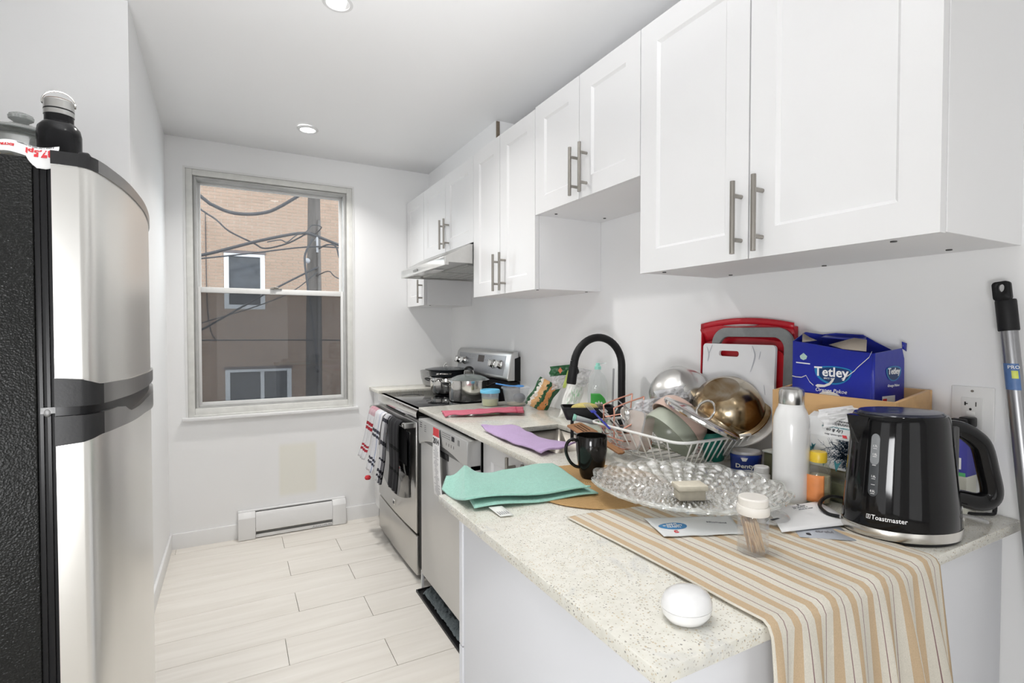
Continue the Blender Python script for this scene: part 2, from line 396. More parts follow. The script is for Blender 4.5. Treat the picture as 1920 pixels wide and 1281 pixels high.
for k in range(33):
    y1 = 3.8275 - 0.2025 * k; y0 = y1 - 0.2025
    base = {2: 0.26, 4: 0.26, 6: 0.26, 8: 0.182}.get(k + 1, None)
    if base is None: base = 0.26 - 0.61 + random.uniform(-0.02, 0.02) if k % 2 else 0.26 + 0.3
    if k in (0,): base = 0.9
    x = base - 1.22 * 4
    while x < XR:
        a, z = max(x, -3.2), min(x + 1.22, XR)
        c0, c1 = max(y0, -2.7), min(y1, YB)
        if z - a > 0.03 and c1 - c0 > 0.01:
            if abs(z - a - 1.22) < 1e-6 and abs(c1 - c0 - 0.2025) < 1e-6:
                o = full if first else full.copy()
                if not first: COL.objects.link(o)
                first = False; o.location = (a, c0, 0)
            else:
                o = M().box(0.0009, z - a - 0.0009, 0.0009, c1 - c0 - 0.0009, -0.008, 0).out('plank', plankm, fl); o.location = (a, c0, 0)
        x += 1.22
m = M().prism([(YB - 0.013, 0), (YB, 0), (YB, 0.093), (YB - 0.011, 0.093), (YB - 0.013, 0.088)], XL + 0.012, 0.905, 'x')
struct('baseboard_back', m, trim_paint, 'flat white baseboard along the window wall', 'baseboard')
struct('baseboard_left', M().box(XL, XL + 0.012, YC, YB, 0, 0.093), trim_paint, 'flat white baseboard along the left wall', 'baseboard', bev=0.002)
m = M().box(1.29, XR, 2.592, YB, 2.255, 2.50)
so = struct('soffit', m, wallm, 'white boxed soffit above the hood cabinets up to the ceiling', 'soffit')
M().box(1.2895, 1.309, 2.585, 2.592, 2.262, 2.484).out('board_edge', pm('raw_board_edge', (0.20, 0.16, 0.12), 0.8, noise=(60, 0.5)), so)
wf = M().box(1.2885, 1.292, 2.590, YB, 2.485, 2.489)

# ------------------------------------------------------------------ window
win = thing('window_1', 'single-hung white sash window with worn painted frame', 'window', (0.24, YB, WZ0), kind='structure')
old = pm('worn_cream_paint', (0.72, 0.72, 0.69), 0.55, noise=(22, 0.14), bump=(50, 0.3))
alu = pm('painted_aluminium', (0.50, 0.50, 0.49), 0.4, 0.2, noise=(14, 0.18))
sashw = pm('white_sash', (0.76, 0.76, 0.75), 0.4, noise=(14, 0.05))
def ringbox(x0, x1, z0, z1, w, y0, y1, wb=None, wt=None, wl=None, wr=None):
    wb = wb or w; wt = wt or w; wl = wl or w; wr = wr or w
    return M().box(x0, x0 + wl, y0, y1, z0, z1).box(x1 - wr, x1, y0, y1, z0, z1).box(x0 + wl, x1 - wr, y0, y1, z0, z0 + wb).box(x0 + wl, x1 - wr, y0, y1, z1 - wt, z1)
ringbox(WX0, WX1, WZ0, WZ1, 0.036, YB + 0.004, YB + 0.05, wb=0.05).out('frame', old, win, world=True, bev=0.003)
M().prism([(x, z) for x, z in ((WX0 - 0.012, WZ0), (WX0, WZ0), (WX0, WZ1), (WX1, WZ1), (WX1, WZ0), (WX1 + 0.012, WZ0), (WX1 + 0.012, WZ1 + 0.012), (WX0 - 0.012, WZ1 + 0.012))], YB - 0.003, YB + 0.001, 'y').out('casing_bead', sashw, win, world=True)
ringbox(WX0 + 0.036, WX1 - 0.036, WZ0 + 0.045, WZ1 - 0.036, 0.022, YB + 0.02, YB + 0.12).out('track', alu, win, world=True, bev=0.002)
ringbox(WX0 + 0.046, WX1 - 0.046, WZ0 + 0.05, WZ1 - 0.045, 0.006, YB + 0.012, YB + 0.03).out('track_lip', alu, win, world=True)
glass = clear('window_glass', (0.97, 0.985, 0.98), 0.012, 0.0, gloss=0.30)
ux0, ux1 = WX0 + 0.052, WX1 - 0.052
us = ringbox(ux0, ux1, 1.575, WZ1 - 0.05, 0.022, YB + 0.082, YB + 0.108).out('upper_sash', sashw, win, world=True, bev=0.002)
M().box(ux0 + 0.02, ux1 - 0.02, YB + 0.093, YB + 0.096, 1.59, WZ1 - 0.07).out('pane', glass, us, world=True)
ls = ringbox(ux0, ux1, WZ0 + 0.052, 1.60, 0.02, YB + 0.048, YB + 0.076, wb=0.03, wt=0.034).out('lower_sash', sashw, win, world=True, bev=0.002)
M().box(ux0 + 0.018, ux1 - 0.018, YB + 0.060, YB + 0.063, WZ0 + 0.08, 1.568).out('pane', glass, ls, world=True)
scr = bpy.data.materials.new('insect_screen'); N, L = nt(scr); N.remove(N['Principled BSDF'])
t = N.new('ShaderNodeBsdfTransparent'); d = N.new('ShaderNodeBsdfDiffuse'); d.inputs[0].default_value = (0.05, 0.055, 0.07, 1)
mx = N.new('ShaderNodeMixShader')
tc = N.new('ShaderNodeTexCoord'); nz = N.new('ShaderNodeTexNoise'); nz.inputs['Scale'].default_value = 3; L.new(tc.outputs['Object'], nz.inputs['Vector'])
mr = N.new('ShaderNodeMapRange'); mr.inputs[3].default_value = 0.50; mr.inputs[4].default_value = 0.60; L.new(nz.outputs[0], mr.inputs[0]); L.new(mr.outputs[0], mx.inputs[0])
L.new(t.outputs[0], mx.inputs[1]); L.new(d.outputs[0], mx.inputs[2]); L.new(mx.outputs[0], N['Material Output'].inputs[0])
M().box(ux0, ux1, YB + 0.112, YB + 0.1125, WZ0 + 0.06, 1.583).out('insect_screen', scr, win, world=True)
m = M().box(0.215, 0.285, YB + 0.04, YB + 0.06, 1.60, 1.606); m.box(0.235, 0.265, YB + 0.035, YB + 0.055, 1.606, 1.614); m.box(0.22, 0.255, YB + 0.028, YB + 0.036, 1.608, 1.613)
m.out('sash_lock', nickel, win, world=True, bev=0.0015)
M().box(WX0 - 0.03, WX1 + 0.03, YB - 0.03, YB + 0.004, WZ0 - 0.020, WZ0).out('sill', trim_paint, win, world=True, bev=0.003)
M().box(WX0 + 0.03, WX1 - 0.03, YB + 0.0, YB + 0.05, WZ0, WZ0 + 0.012).out('inner_stool', old, win, world=True, bev=0.002)

# ------------------------------------------------------------------ outside: brick building across the alley, pole and cables
YBW = 12.0
mortar = pm('mortar', (0.46, 0.40, 0.34), 0.9, noise=(3, 0.1))
def brick_mat():
    m = bpy.data.materials.new('tan_brick'); N, L = nt(m); b = N['Principled BSDF']; b.inputs['Roughness'].default_value = 0.85
    tc = N.new('ShaderNodeTexCoord'); dv = N.new('ShaderNodeVectorMath'); dv.operation = 'DIVIDE'; dv.inputs[1].default_value = (0.11, 10, 0.067); L.new(tc.outputs['Object'], dv.inputs[0])
    fl_ = N.new('ShaderNodeVectorMath'); fl_.operation = 'FLOOR'; L.new(dv.outputs[0], fl_.inputs[0])
    wn = N.new('ShaderNodeTexWhiteNoise'); L.new(fl_.outputs[0], wn.inputs['Vector'])
    n = N.new('ShaderNodeTexNoise'); n.inputs['Scale'].default_value = 0.7; n.inputs['Detail'].default_value = 5; L.new(tc.outputs['Object'], n.inputs['Vector'])
    mm = N.new('ShaderNodeMath'); mm.operation = 'MULTIPLY_ADD'; mm.inputs[1].default_value = 0.45; L.new(wn.outputs['Value'], mm.inputs[0]); 
    m5 = N.new('ShaderNodeMath'); m5.operation = 'MULTIPLY'; m5.inputs[1].default_value = 0.6; L.new(n.outputs[0], m5.inputs[0]); L.new(m5.outputs[0], mm.inputs[2])
    r = N.new('ShaderNodeValToRGB'); e = r.color_ramp.elements
    e[0].color = (0.36, 0.25, 0.19, 1); e[1].color = (0.26, 0.18, 0.135, 1); L.new(mm.outputs[0], r.inputs[0]); L.new(r.outputs[0], b.inputs['Base Color'])
    return m
brickm = brick_mat()
bw = thing('brick_building', 'tan brick apartment building across the alley, seen through the window', 'building', (0.5, YBW, 0))
fx0, fx1, fz0, fz1 = -3.6, 5.4, -2.2, 6.6
holes = [(-0.16, 0.585, 1.767, 2.90), (-0.16, 1.08, -0.75, 0.53), (-0.16, 0.585, 4.27, 5.4)]
m = M()
xsb = sorted({fx0, fx1, *[h[0] for h in holes], *[h[1] for h in holes]}); zsb = sorted({fz0, fz1, *[h[2] for h in holes], *[h[3] for h in holes]})
for a, b in zip(xsb, xsb[1:]):
    for c, d in zip(zsb, zsb[1:]):
        if not any(h[0] <= a and b <= h[1] and h[2] <= c and d <= h[3] for h in holes): m.box(a, b, YBW + 0.008, YBW + 0.3, c, d)
m.out('wall', mortar, bw, world=True, smooth=0)
m = M(); row = 0; z = fz0
bricks = []
while z + 0.06 < fz1:
    x = fx0 + (0.11 if row % 2 else 0)
    while x < fx1:
        a, b, c, d = x, min(x + 0.208, fx1), z, z + 0.056
        segs = [(a, b)]
        for h in holes:
            if d > h[2] and c < h[3]:
                ns = []
                for s0, s1 in segs:
                    if s1 <= h[0] or s0 >= h[1]: ns.append((s0, s1)); continue
                    if s0 < h[0]: ns.append((s0, h[0]))
                    if s1 > h[1]: ns.append((h[1], s1))
                segs = ns
        for s0, s1 in segs:
            if s1 - s0 > 0.02: bricks.append((s0, s1, c, d))
        x += 0.22
    z += 0.067; row += 1
vis = [q for q in bricks if -0.75 < q[0] < 2.3 and 0.2 < q[2] < 4.5]
big = set(sorted(vis, key=lambda q: -(q[1] - q[0]) + 0.001 * abs(q[2] - 2.4) + 0.001 * abs(q[0] - 0.9))[:300])
shared = None
for q in bricks:
    if q in big:
        if shared is None:
            shared = M().box(0, 0.208, 0, 0.03, 0, 0.056).out('brick', brickm, bw, smooth=0)
            o = shared
        else:
            o = shared.copy(); COL.objects.link(o)
        o.location = (q[0] - 0.5, hsh(q[0], q[2]) * -0.003, q[2])
    else: m.box(q[0], q[1], YBW - hsh(q[0], q[2]) * 0.003, YBW + 0.02, q[2], q[3])
m.out('brick_courses', brickm, bw, world=True, kind='stuff', smooth=0)
bframe = pm('far_window_frame', (0.62, 0.64, 0.68), 0.5, noise=(5, 0.05)); bpane = pm('far_window_pane', (0.035, 0.04, 0.05), 0.12, noise=(9, 0.6)); lint = pm('lintel', (0.12, 0.10, 0.10), 0.8, noise=(8, 0.2))
for (x0, x1, z0, z1), mull in zip(holes, (None, 0.52, None)):
    m = ringbox(x0, x1, z0, z1, 0.085, YBW - 0.01, YBW + 0.08, wt=0.06)
    if mull: m.box(x0 + (x1 - x0) * mull, x0 + (x1 - x0) * mull + 0.07, YBW, YBW + 0.08, z0, z1)
    w = m.out('window', bframe, bw, world=True, smooth=0)
    M().box(x0 + 0.05, x1 - 0.05, YBW + 0.06, YBW + 0.07, z0 + 0.05, z1 - 0.05).out('pane', bpane, w, world=True)
    M().box(x0 - 0.02, x1 + 0.02, YBW - 0.02, YBW + 0.06, z1 - 0.005, z1 + 0.05).out('lintel', lint, w, world=True)
struct('alley', M().box(-8, 10, YB + 0.14, 13, -3.1, -3.0), pm('alley_asphalt', (0.12, 0.12, 0.12), 0.9, noise=(3, 0.2)), 'grey asphalt alley below the window', 'ground')
wood_pole = pm('weathered_pole', (0.085, 0.075, 0.07), 0.9, noise=(9, 0.45), bump=(30, 0.6), stretch=(3, 3, 0.3))
pl = tag(M().tube([(1.34 + 0.03 * (z / 4), 10.5, z) for z in (-3, -1, 1, 2, 3, 4, 5.5)], [0.155, 0.15, 0.145, 0.135, 0.12, 0.108, 0.10], 16).out('utility_pole', wood_pole), 'weathered wooden utility pole in front of brick building', 'pole')
cab = pm('black_cable', (0.03, 0.03, 0.035), 0.6, noise=(9, 0.2))
Cx = {
 'drooping twisted black cable across the top of the upper sash': ([(-2.2, 10.2, 5.0), (-.543, 10.2, 3.642), (-.283, 10.2, 3.45), (.036, 10.2, 3.349), (.451, 10.2, 3.393), (.798, 10.2, 3.572), (1.6, 10.2, 4.2)], .03),
 'thin wavy black cable sagging left of the pole': ([(-1.2, 10.2, 4.1), (-.546, 10.2, 3.42), (-.246, 10.2, 3.201), (-.049, 10.2, 3.02), (.319, 10.2, 2.848), (.505, 10.2, 2.769), (.88, 10.2, 2.892), (1.225, 10.2, 3.104)], .015),
 'thick bundled black cable reaching the pole above far window': ([(-2.2, 10.2, 2.1), (-.556, 10.2, 2.548), (-.052, 10.2, 2.718), (.446, 10.2, 2.896), (1.061, 10.2, 3.071), (1.335, 10.2, 3.046), (1.858, 10.2, 2.878), (3.2, 10.2, 2.5)], .028),
 'straight black cable just under the thick bundled one': ([(-2.2, 10.2, 2.2), (-.557, 10.2, 2.494), (.276, 10.2, 2.649), (1.195, 10.2, 2.829), (1.858, 10.2, 2.858), (3, 10.2, 2.9)], .014),
 'slanting black cable rising from lower left to the pole': ([(-2, 10.2, .4), (-.54, 10.2, 1.288), (.184, 10.2, 1.761), (.697, 10.2, 2.087), (1.312, 10.2, 2.445)], .018),
 'thin cable just below the slanting one': ([(-2, 10.25, .9), (-.54, 10.25, 1.42), (.3, 10.25, 1.72), (.9, 10.25, 2.0), (1.32, 10.25, 2.36)], .010),
 'thin vertical wire hanging on the brick wall at left': ([(-.401, 10.2, 3.302), (-.394, 10.2, 1.865), (-.345, 10.2, 1.323), (-.268, 10.2, 1.169)], .008),
 'looped black cable dropping down the left side of the pole': ([(1.25, 10.3, 2.95), (1.13, 10.3, 2.688), (1.12, 10.3, 2.493), (1.162, 10.3, 2.105), (1.231, 10.3, 1.519), (1.32, 10.3, .631)], .020),
 'short curved cable right of the pole': ([(1.45, 10.2, 2.83), (1.616, 10.2, 2.821), (1.672, 10.2, 2.625), (1.787, 10.2, 2.481), (2.2, 10.2, 2.4)], .014),
 'thin level wire crossing low behind the screen': ([(-2, 10.6, 1.16), (-.526, 10.6, 1.162), (1.797, 10.6, 1.141), (3.5, 10.6, 1.12)], .012),
 'wavy tangle of thin wire left of the pole top': ([(.5, 10.15, 2.78), (.7, 10.15, 2.83), (.8, 10.15, 2.80), (.95, 10.15, 2.93), (1.1, 10.15, 3.0), (1.2, 10.15, 3.12), (1.35, 10.15, 3.1)], .010),
 'pair of short wires right of the pole at its middle': ([(1.45, 10.2, 2.35), (1.55, 10.2, 2.27), (1.7, 10.2, 2.22), (2.2, 10.2, 2.2)], .010)}
for ci, (lab, (pts, r)) in enumerate(Cx.items()):
    pts = [(x, y - 0.07 * ci, z) for x, y, z in pts]
    if ci == 6: pts = [(x * 1.175, 11.985, 1.33 + (z - 1.33) * 1.175) for x, y, z in pts]
    if ci in (1, 4, 5, 7, 10): pts = pts + [(1.36, 10.45, pts[-1][2] + .03)]
    if ci in (8, 11): pts = [(1.38, 10.45, pts[0][2])] + pts
    if ci == 9: pts = pts[:2] + [(1.34, 10.38, 1.145)] + pts[2:]
    tag(M().tube(smoothpts(pts, 4), r, 6).out('cable', cab), lab, 'cable', 'overhead cables')
m = M().tube([(1.36, 10.3, 3.0), (1.36, 10.05, 3.02), (1.36, 10.05, 2.75)], 0.02, 6); m.ell((1.22, 10.32, 2.62), (.05, .05, .05))
m.out('insulator', pm('insulator_grey', (0.3, 0.3, 0.32), 0.4, noise=(9, 0.1)), pl)
(M().tube([(1.405, 10.36, -2.9), (1.42, 10.37, 1), (1.44, 10.38, 3.4)], 0.03, 8).out('conduit', pm('grey_conduit', (0.10, 0.09, 0.085), 0.6, noise=(9, 0.2)), pl))

# ------------------------------------------------------------------ recessed ceiling lights
glow = bpy.data.materials.new('lit_diffuser'); N, L = nt(glow); b = N['Principled BSDF']
b.inputs['Base Color'].default_value = (0.9, 0.9, 0.9, 1); b.inputs['Emission Color'].default_value = (1, 0.985, 0.96, 1); b.inputs['Emission Strength'].default_value = 9
for (x, y, lab) in ((0.365, 2.09, 'recessed round ceiling light nearer the camera, switched on'), (0.398, 3.295, 'recessed round ceiling light nearer the window, switched on')):
    zc = cz(x, y)
    t = thing('ceiling_light', lab, 'ceiling light', (x, y, zc), group='recessed ceiling lights')
    M().lathe([(0.040, -0.002), (0.044, -0.006), (0.055, -0.006), (0.060, -0.001), (0.060, 0.004)], 40).out('trim_ring', pm('light_trim', (0.75, 0.75, 0.75), 0.4, noise=(9, 0.01)), t)
    M().lathe([(0, -0.003), (0.043, -0.003), (0.043, 0.003), (0, 0.003)], 40).out('diffuser', glow, t)
    a = area('kitchen_lamp', (x, y, zc - 0.012), (x, y, 0), 0.08, 0.08, DOWN, (1, 0.975, 0.94), 'DISK')
# ------------------------------------------------------------------ cabinets
def shaker(y0, y1, z0, z1, x, mat, parent, name='door', thick=0.02, rail=0.068, yr=None):
    """shaker door facing -x with recessed panel"""
    m = M(); a, b, c, d = y0 + rail, y1 - rail, z0 + rail, z1 - rail
    m.box(x, x + thick, y0, a, z0, z1).box(x, x + thick, b, y1, z0, z1).box(x, x + thick, a, b, z0, c).box(x, x + thick, a, b, d, z1)
    m.box(x + 0.008, x + thick - 0.001, a, b, c, d)
    # sloped bead round the panel
    k = 0.008
    o = [(x, a, c), (x, b, c), (x, b, d), (x, a, d)]; i = [(x + .008, a + k, c + k), (x + .008, b - k, c + k), (x + .008, b - k, d - k), (x + .008, a + k, d - k)]
    m.add(o + i, [(0, 1, 5, 4), (1, 2, 6, 5), (2, 3, 7, 6), (3, 0, 4, 7)])
    # one even face frame: weld the shared edges by a dissolve-free bevel of outer corners only
    me = m.out(name, mat, parent, world=True, bev=0, smooth=0)
    return me
def handle(x, y, z0, z1, parent, r=0.0062, name='handle', so=0.033):
    m = M().tube([(x - so, y, z0), (x - so, y, z1)], r, 14)
    for z in (z0 + 0.035, z1 - 0.035): m.tube([(x - so, y, z), (x + 0.001, y, z)], r * 0.85, 10)
    return m.out(name, nickel, parent, world=True)
CF = 1.123
plug = pm('screw_cap', (0.05, 0.05, 0.05), 0.6, noise=(30, 0.1))
def upper(label, y0, y1, z0, z1, doors, caps=(), side=True):
    t = thing('wall_cabinet', label, 'cabinet', (1.3, (y0 + y1) / 2, z0), group='white shaker wall cabinets')
    M().box(CF + 0.022, XR - 0.001, y0 + 0.0005, y1 - 0.0005, z0 + 0.002, z1).out('carcass', carcass, t, world=True, bev=0.0008, seg=1)
    for (a, b, hy, h0, h1) in doors:
        d = shaker(a + 0.0021, b - 0.0021, z0, z1, CF, white_paint, t)
        d.name = 'door'
        if hy is not None: 
            handle(CF, hy, h0, h1, d)
    for (x, y) in caps:
        M().cyl(0.006, z0 - 0.0003, z0 + 0.003, 12, (x, y)).out('screw_cap', plug, t, world=True)
    return t
upper('white shaker wall cabinet nearest the camera with two tall doors', 0.461, 1.248, 1.507, 2.262, [(0.461, 0.858, 0.821, 1.519, 1.700), (0.858, 1.248, 0.880, 1.519, 1.698)], [(1.17, 0.56), (1.40, 0.56), (1.17, 1.19), (1.42, 1.15), (1.44, .86)])
upper('short white shaker wall cabinet over the open gap, two doors', 1.248, 1.888, 1.813, 2.262, [(1.248, 1.573, 1.527, 1.824, 2.000), (1.573, 1.888, 1.587, 1.823, 1.999)], [(1.17, 1.28), (1.19, 1.83), (1.42, 1.80)])
upper('tall white shaker wall cabinet between gap and hood', 1.888, 2.525, 1.503, 2.256, [(1.888, 2.215, 2.160, 1.515, 1.692), (2.215, 2.525, 2.228, 1.516, 1.691)], [(1.16, 1.93), (1.42, 1.93)])
upper('short white shaker wall cabinet above the range hood', 2.525, 3.338, 1.797, 2.25, [(2.525, 2.934, 2.883, 1.809, 1.984), (2.934, 3.338, 2.954, 1.813, 1.987)])
upper('narrow white corner wall cabinet left of the hood', 3.338, 3.715, 1.498, 2.25, [(3.338, 3.715, 3.375, 1.513, 1.668)], [(1.18, 3.38)])

# range hood
t = thing('range_hood', 'slim stainless range hood under the short cabinet over the stove', 'range hood', (1.2, 2.93, 1.671))
hood_st = pm('hood_steel', (0.66, 0.655, 0.64), 0.3, 1.0, noise=(30, 0.1), bump=(60, 0.05))
m = M().prism([(0.966, 1.668), (0.966, 1.712), (1.10, 1.786), (1.468, 1.786), (1.468, 1.668), (1.455, 1.668), (1.455, 1.684), (0.985, 1.684), (0.985, 1.668)], 2.530, 2.545, 'y')
m.prism([(0.966, 1.668), (0.966, 1.712), (1.10, 1.786), (1.468, 1.786), (1.468, 1.668)], 3.318, 3.333, 'y')
m.prism([(0.966, 1.668), (0.966, 1.712), (1.10, 1.786), (1.468, 1.786), (1.468, 1.684), (0.99, 1.684), (0.985, 1.668)], 2.545, 3.318, 'y')
m.out('shell', hood_st, t, world=True, bev=0.001, seg=1)
for y0, y1 in ((2.57, 2.92), (2.94, 3.29)):
    f = M().box(1.10, 1.44, y0, y1, 1.676, 1.6835)
    for k in range(5): f.box(1.12 + 0.06 * k, 1.125 + 0.06 * k, y0 + .02, y1 - .02, 1.6735, 1.677)
    f.out('grease_filter', pm('filter_mesh', (0.5, 0.5, 0.48), 0.45, 0.8, noise=(200, 0.3)), t, world=True)
M().box(1.02, 1.08, 2.85, 3.02, 1.676, 1.683).out('lamp_lens', white_pl, t, world=True, bev=0.002)
M().prism(rrect(2.99, 3.07, 1.681, 1.694, 0.005), 0.9635, 0.967, 'x').out('switch_panel', pm('hood_switch', (0.15, 0.15, 0.14), 0.4, noise=(30, 0.1)), t, world=True)

# quartz worktop, one L-shaped slab with the sink cut out
def quartz():
    m = bpy.data.materials.new('speckled_quartz'); N, L = nt(m); b = N['Principled BSDF']; b.inputs['Roughness'].default_value = 0.16
    b.inputs['Specular IOR Level'].default_value = 0.5
    tc = N.new('ShaderNodeTexCoord')
    base = N.new('ShaderNodeTexNoise'); base.inputs['Scale'].default_value = 60; base.inputs['Detail'].default_value = 4; L.new(tc.outputs['Object'], base.inputs['Vector'])
    r = N.new('ShaderNodeValToRGB'); r.color_ramp.elements[0].position = .35; r.color_ramp.elements[1].position = .65
    r.color_ramp.elements[0].color = (0.66, 0.645, 0.575, 1); r.color_ramp.elements[1].color = (0.72, 0.705, 0.64, 1); L.new(base.outputs[0], r.inputs[0])
    last = r.outputs[0]
    for sc, th, col in ((190, 0.22, (0.36, 0.32, 0.25)), (125, 0.15, (0.16, 0.15, 0.14)), (155, 0.20, (0.52, 0.42, 0.27))):
        v = N.new('ShaderNodeTexVoronoi'); v.inputs['Scale'].default_value = sc; v.inputs['Randomness'].default_value = 1
        of = N.new('ShaderNodeVectorMath'); of.operation = 'ADD'; of.inputs[1].default_value = (sc, sc * .3, 0); L.new(tc.outputs['Object'], of.inputs[0]); L.new(of.outputs[0], v.inputs['Vector'])
        ms = N.new('ShaderNodeTexNoise'); ms.inputs['Scale'].default_value = 35; L.new(of.outputs[0], ms.inputs['Vector'])
        a = N.new('ShaderNodeMath'); a.operation = 'MULTIPLY'; a.inputs[1].default_value = th * 2; L.new(ms.outputs[0], a.inputs[0])
        lt = N.new('ShaderNodeMath'); lt.operation = 'LESS_THAN'; L.new(v.outputs['Distance'], lt.inputs[0]); L.new(a.outputs[0], lt.inputs[1])
        sc2 = N.new('ShaderNodeMath'); sc2.operation = 'MULTIPLY'; sc2.inputs[1].default_value = 0.7; L.new(lt.outputs[0], sc2.inputs[0])
        mx = N.new('ShaderNodeMix'); mx.data_type = 'RGBA'; L.new(sc2.outputs[0], mx.inputs[0]); L.new(last, mx.inputs[6]); mx.inputs[7].default_value = (*col, 1); last = mx.outputs[2]
    # soft grey veins
    w = N.new('ShaderNodeTexNoise'); w.inputs['Scale'].default_value = 5; w.inputs['Detail'].default_value = 8; w.inputs['Distortion'].default_value = 1.5; L.new(tc.outputs['Object'], w.inputs['Vector'])
    vr = N.new('ShaderNodeValToRGB'); e = vr.color_ramp.elements; e[0].position = .60; e[0].color = (0, 0, 0, 1); e[1].position = .64; e[1].color = (.45, .45, .45, 1); q = e.new(.69); q.color = (0, 0, 0, 1)
    L.new(w.outputs[0], vr.inputs[0])
    mx = N.new('ShaderNodeMix'); mx.data_type = 'RGBA'; L.new(vr.outputs[0], mx.inputs[0]); L.new(last, mx.inputs[6]); mx.inputs[7].default_value = (0.52, 0.53, 0.53, 1)
    L.new(mx.outputs[2], b.inputs['Base Color'])
    return m
quartzm = quartz()
CZ = 0.927; CT = 0.021
SX0, SX1, SY0, SY1 = 0.93, 1.225, 1.42, 1.865
def fr(y): return 0.804 + (y - 1.197) * (0.847 - 0.804) / (2.612 - 1.197)
ysg = [0.45, 1.197, SY0, SY1, 2.612]
pts = {}; vs = []; fs = []
def P(x, y):
    k = (round(x, 5), round(y, 5))
    if k not in pts: pts[k] = len(vs); vs.append((x, y, CZ))
    return pts[k]
for j in range(4):
    y0, y1 = ysg[j], ysg[j + 1]
    f0 = fr(max(y0, 1.197)); f1 = fr(max(y1, 1.197))
    r0 = [f0, SX0, SX1, XR - .001]; r1 = [f1, SX0, SX1, XR - .001]
    if j == 0: r0 = [0.437] + r0; r1 = [0.437] + [fr(1.197)] + r1[1:]
    for i in range(len(r0) - 1):
        if j == 2 and i == 1: continue
        fs.append((P(r0[i], y0), P(r0[i + 1], y0), P(r1[i + 1], y1), P(r1[i], y1)))
me = bpy.data.meshes.new('worktop'); me.from_pydata(vs, [], fs)
bm = bmesh.new(); bm.from_mesh(me)
g = bmesh.ops.extrude_face_region(bm, geom=bm.faces[:]); 
bmesh.ops.translate(bm, verts=[q for q in g['geom'] if isinstance(q, bmesh.types.BMVert)], vec=(0, 0, -CT))
bmesh.ops.recalc_face_normals(bm, faces=bm.faces)
bmesh.ops.dissolve_limit(bm, angle_limit=0.01, verts=bm.verts, edges=bm.edges)
es = [e for e in bm.edges if len(e.link_faces) == 2 and e.calc_face_angle(0) > 0.5]
bmesh.ops.bevel(bm, geom=es, offset=0.0025, segments=2, profile=0.5, affect='EDGES', clamp_overlap=True)
bmesh.ops.triangulate(bm, faces=[f for f in bm.faces if len(f.verts) > 4])
bm.to_mesh(me); bm.free(); me.shade_smooth(); me.set_sharp_from_angle(angle=0.5)
me.materials.append(quartzm); wt = bpy.data.objects.new('worktop', me); COL.objects.link(wt)
tag(wt, 'L-shaped speckled white quartz worktop along the wall and over the peninsula', 'worktop')
t = tag(M().box(0.843, XR - .001, 3.45, YB - .001, CZ - CT, CZ).out('corner_worktop', quartzm, bev=0.002), 'small strip of white quartz worktop beyond the stove in the corner', 'worktop')
# undermount sink
t = thing('sink', 'undermounted stainless steel kitchen sink behind the purple cloth', 'sink', (1.08, 1.64, 0.72))
sk = pm('sink_steel', (0.40, 0.37, 0.33), 0.38, 1.0, noise=(8, 0.1), bump=(200, 0.05))
o = rrect(SX0 - .004, SX1 + .004, SY0 - .004, SY1 + .004, 0.02); i = rrect(SX0 + .012, SX1 - .012, SY0 + .012, SY1 - .012, 0.03)
n = len(o); vv = [(x, y, CZ - CT - .001) for x, y in o] + [(x, y, 0.73) for x, y in i]
m = M().add(vv, [(k, (k + 1) % n, n + (k + 1) % n, n + k) for k in range(n)] + [tuple(range(n, 2 * n))])
m.out('basin', sk, t, world=True, solid=0.002, smooth=50)
M().cyl(0.035, 0.7305, 0.734, 24, (1.08, 1.64)).out('drain', steel_pol, t, world=True)

# peninsula and base cabinets
penw = pm('peninsula_panel', (0.74, 0.75, 0.78), 0.5, noise=(3, 0.01), bump=(150, 0.05))
t = thing('peninsula_cabinet', 'white panelled peninsula base under the near worktop', 'cabinet', (0.95, 0.8, 0))
M().box(0.462, XR - .001, 0.482, 1.098, 0, CZ - CT).out('side_panel', penw, t, world=True, bev=0.001)
M().box(0.459, 0.80, 1.099, 1.118, 0.0, 0.5945).out('filler_strip', penw, t, world=True, bev=0.001)
M().box(0.459, 0.80, 1.099, 1.118, 0.598, CZ - CT).out('filler_strip', penw, t, world=True, bev=0.001)
t = thing('sink_cabinet', 'white shaker base cabinet under the sink with two doors', 'cabinet', (1.1, 1.5, 0))
BF = 0.862
M().box(BF + .021, SX0 - .01, 1.2, 1.846, 0.10, CZ - CT).box(SX0 - .01, XR - .01, 1.2, 1.846, 0.1, 0.70).out('carcass', carcass, t, world=True)
for a, b, hy in ((1.205, 1.527, 1.475), (1.530, 1.846, 1.585)):
    d = shaker(a, b, 0.105, CZ - CT - .012, BF, white_paint, t); handle(BF, hy, 0.72, 0.888, d, 0.0065)
M().box(0.93, 0.94, 1.2, 1.846, 0, 0.10).out('toe_kick', dark_gap, t, world=True)
tag(M().tube(smoothpts([(.825, 1.473, .862), (.815, 1.47, .81), (.83, 1.46, .78), (.82, 1.478, .75), (.812, 1.47, .80), (.826, 1.468, .857)], 4), 0.006, 8).out('hair_tie', black_mt), 'black hair tie looped on the right sink cabinet handle', 'hair tie')
t = thing('corner_cabinet', 'narrow white base cabinet in the corner beyond the stove', 'cabinet', (1.1, 3.6, 0))
M().box(0.872, XR - .01, 3.46, 3.66, 0.1, CZ - CT).out('carcass', carcass, t, world=True)
M().box(0.866, 0.875, 3.46, 3.67, 0.155, CZ - CT - .003).out('door', white_paint, t, world=True, bev=0.001)
M().box(0.925, 0.94, 3.46, 3.70, 0, 0.1).out('toe_kick', white_paint, t, world=True)

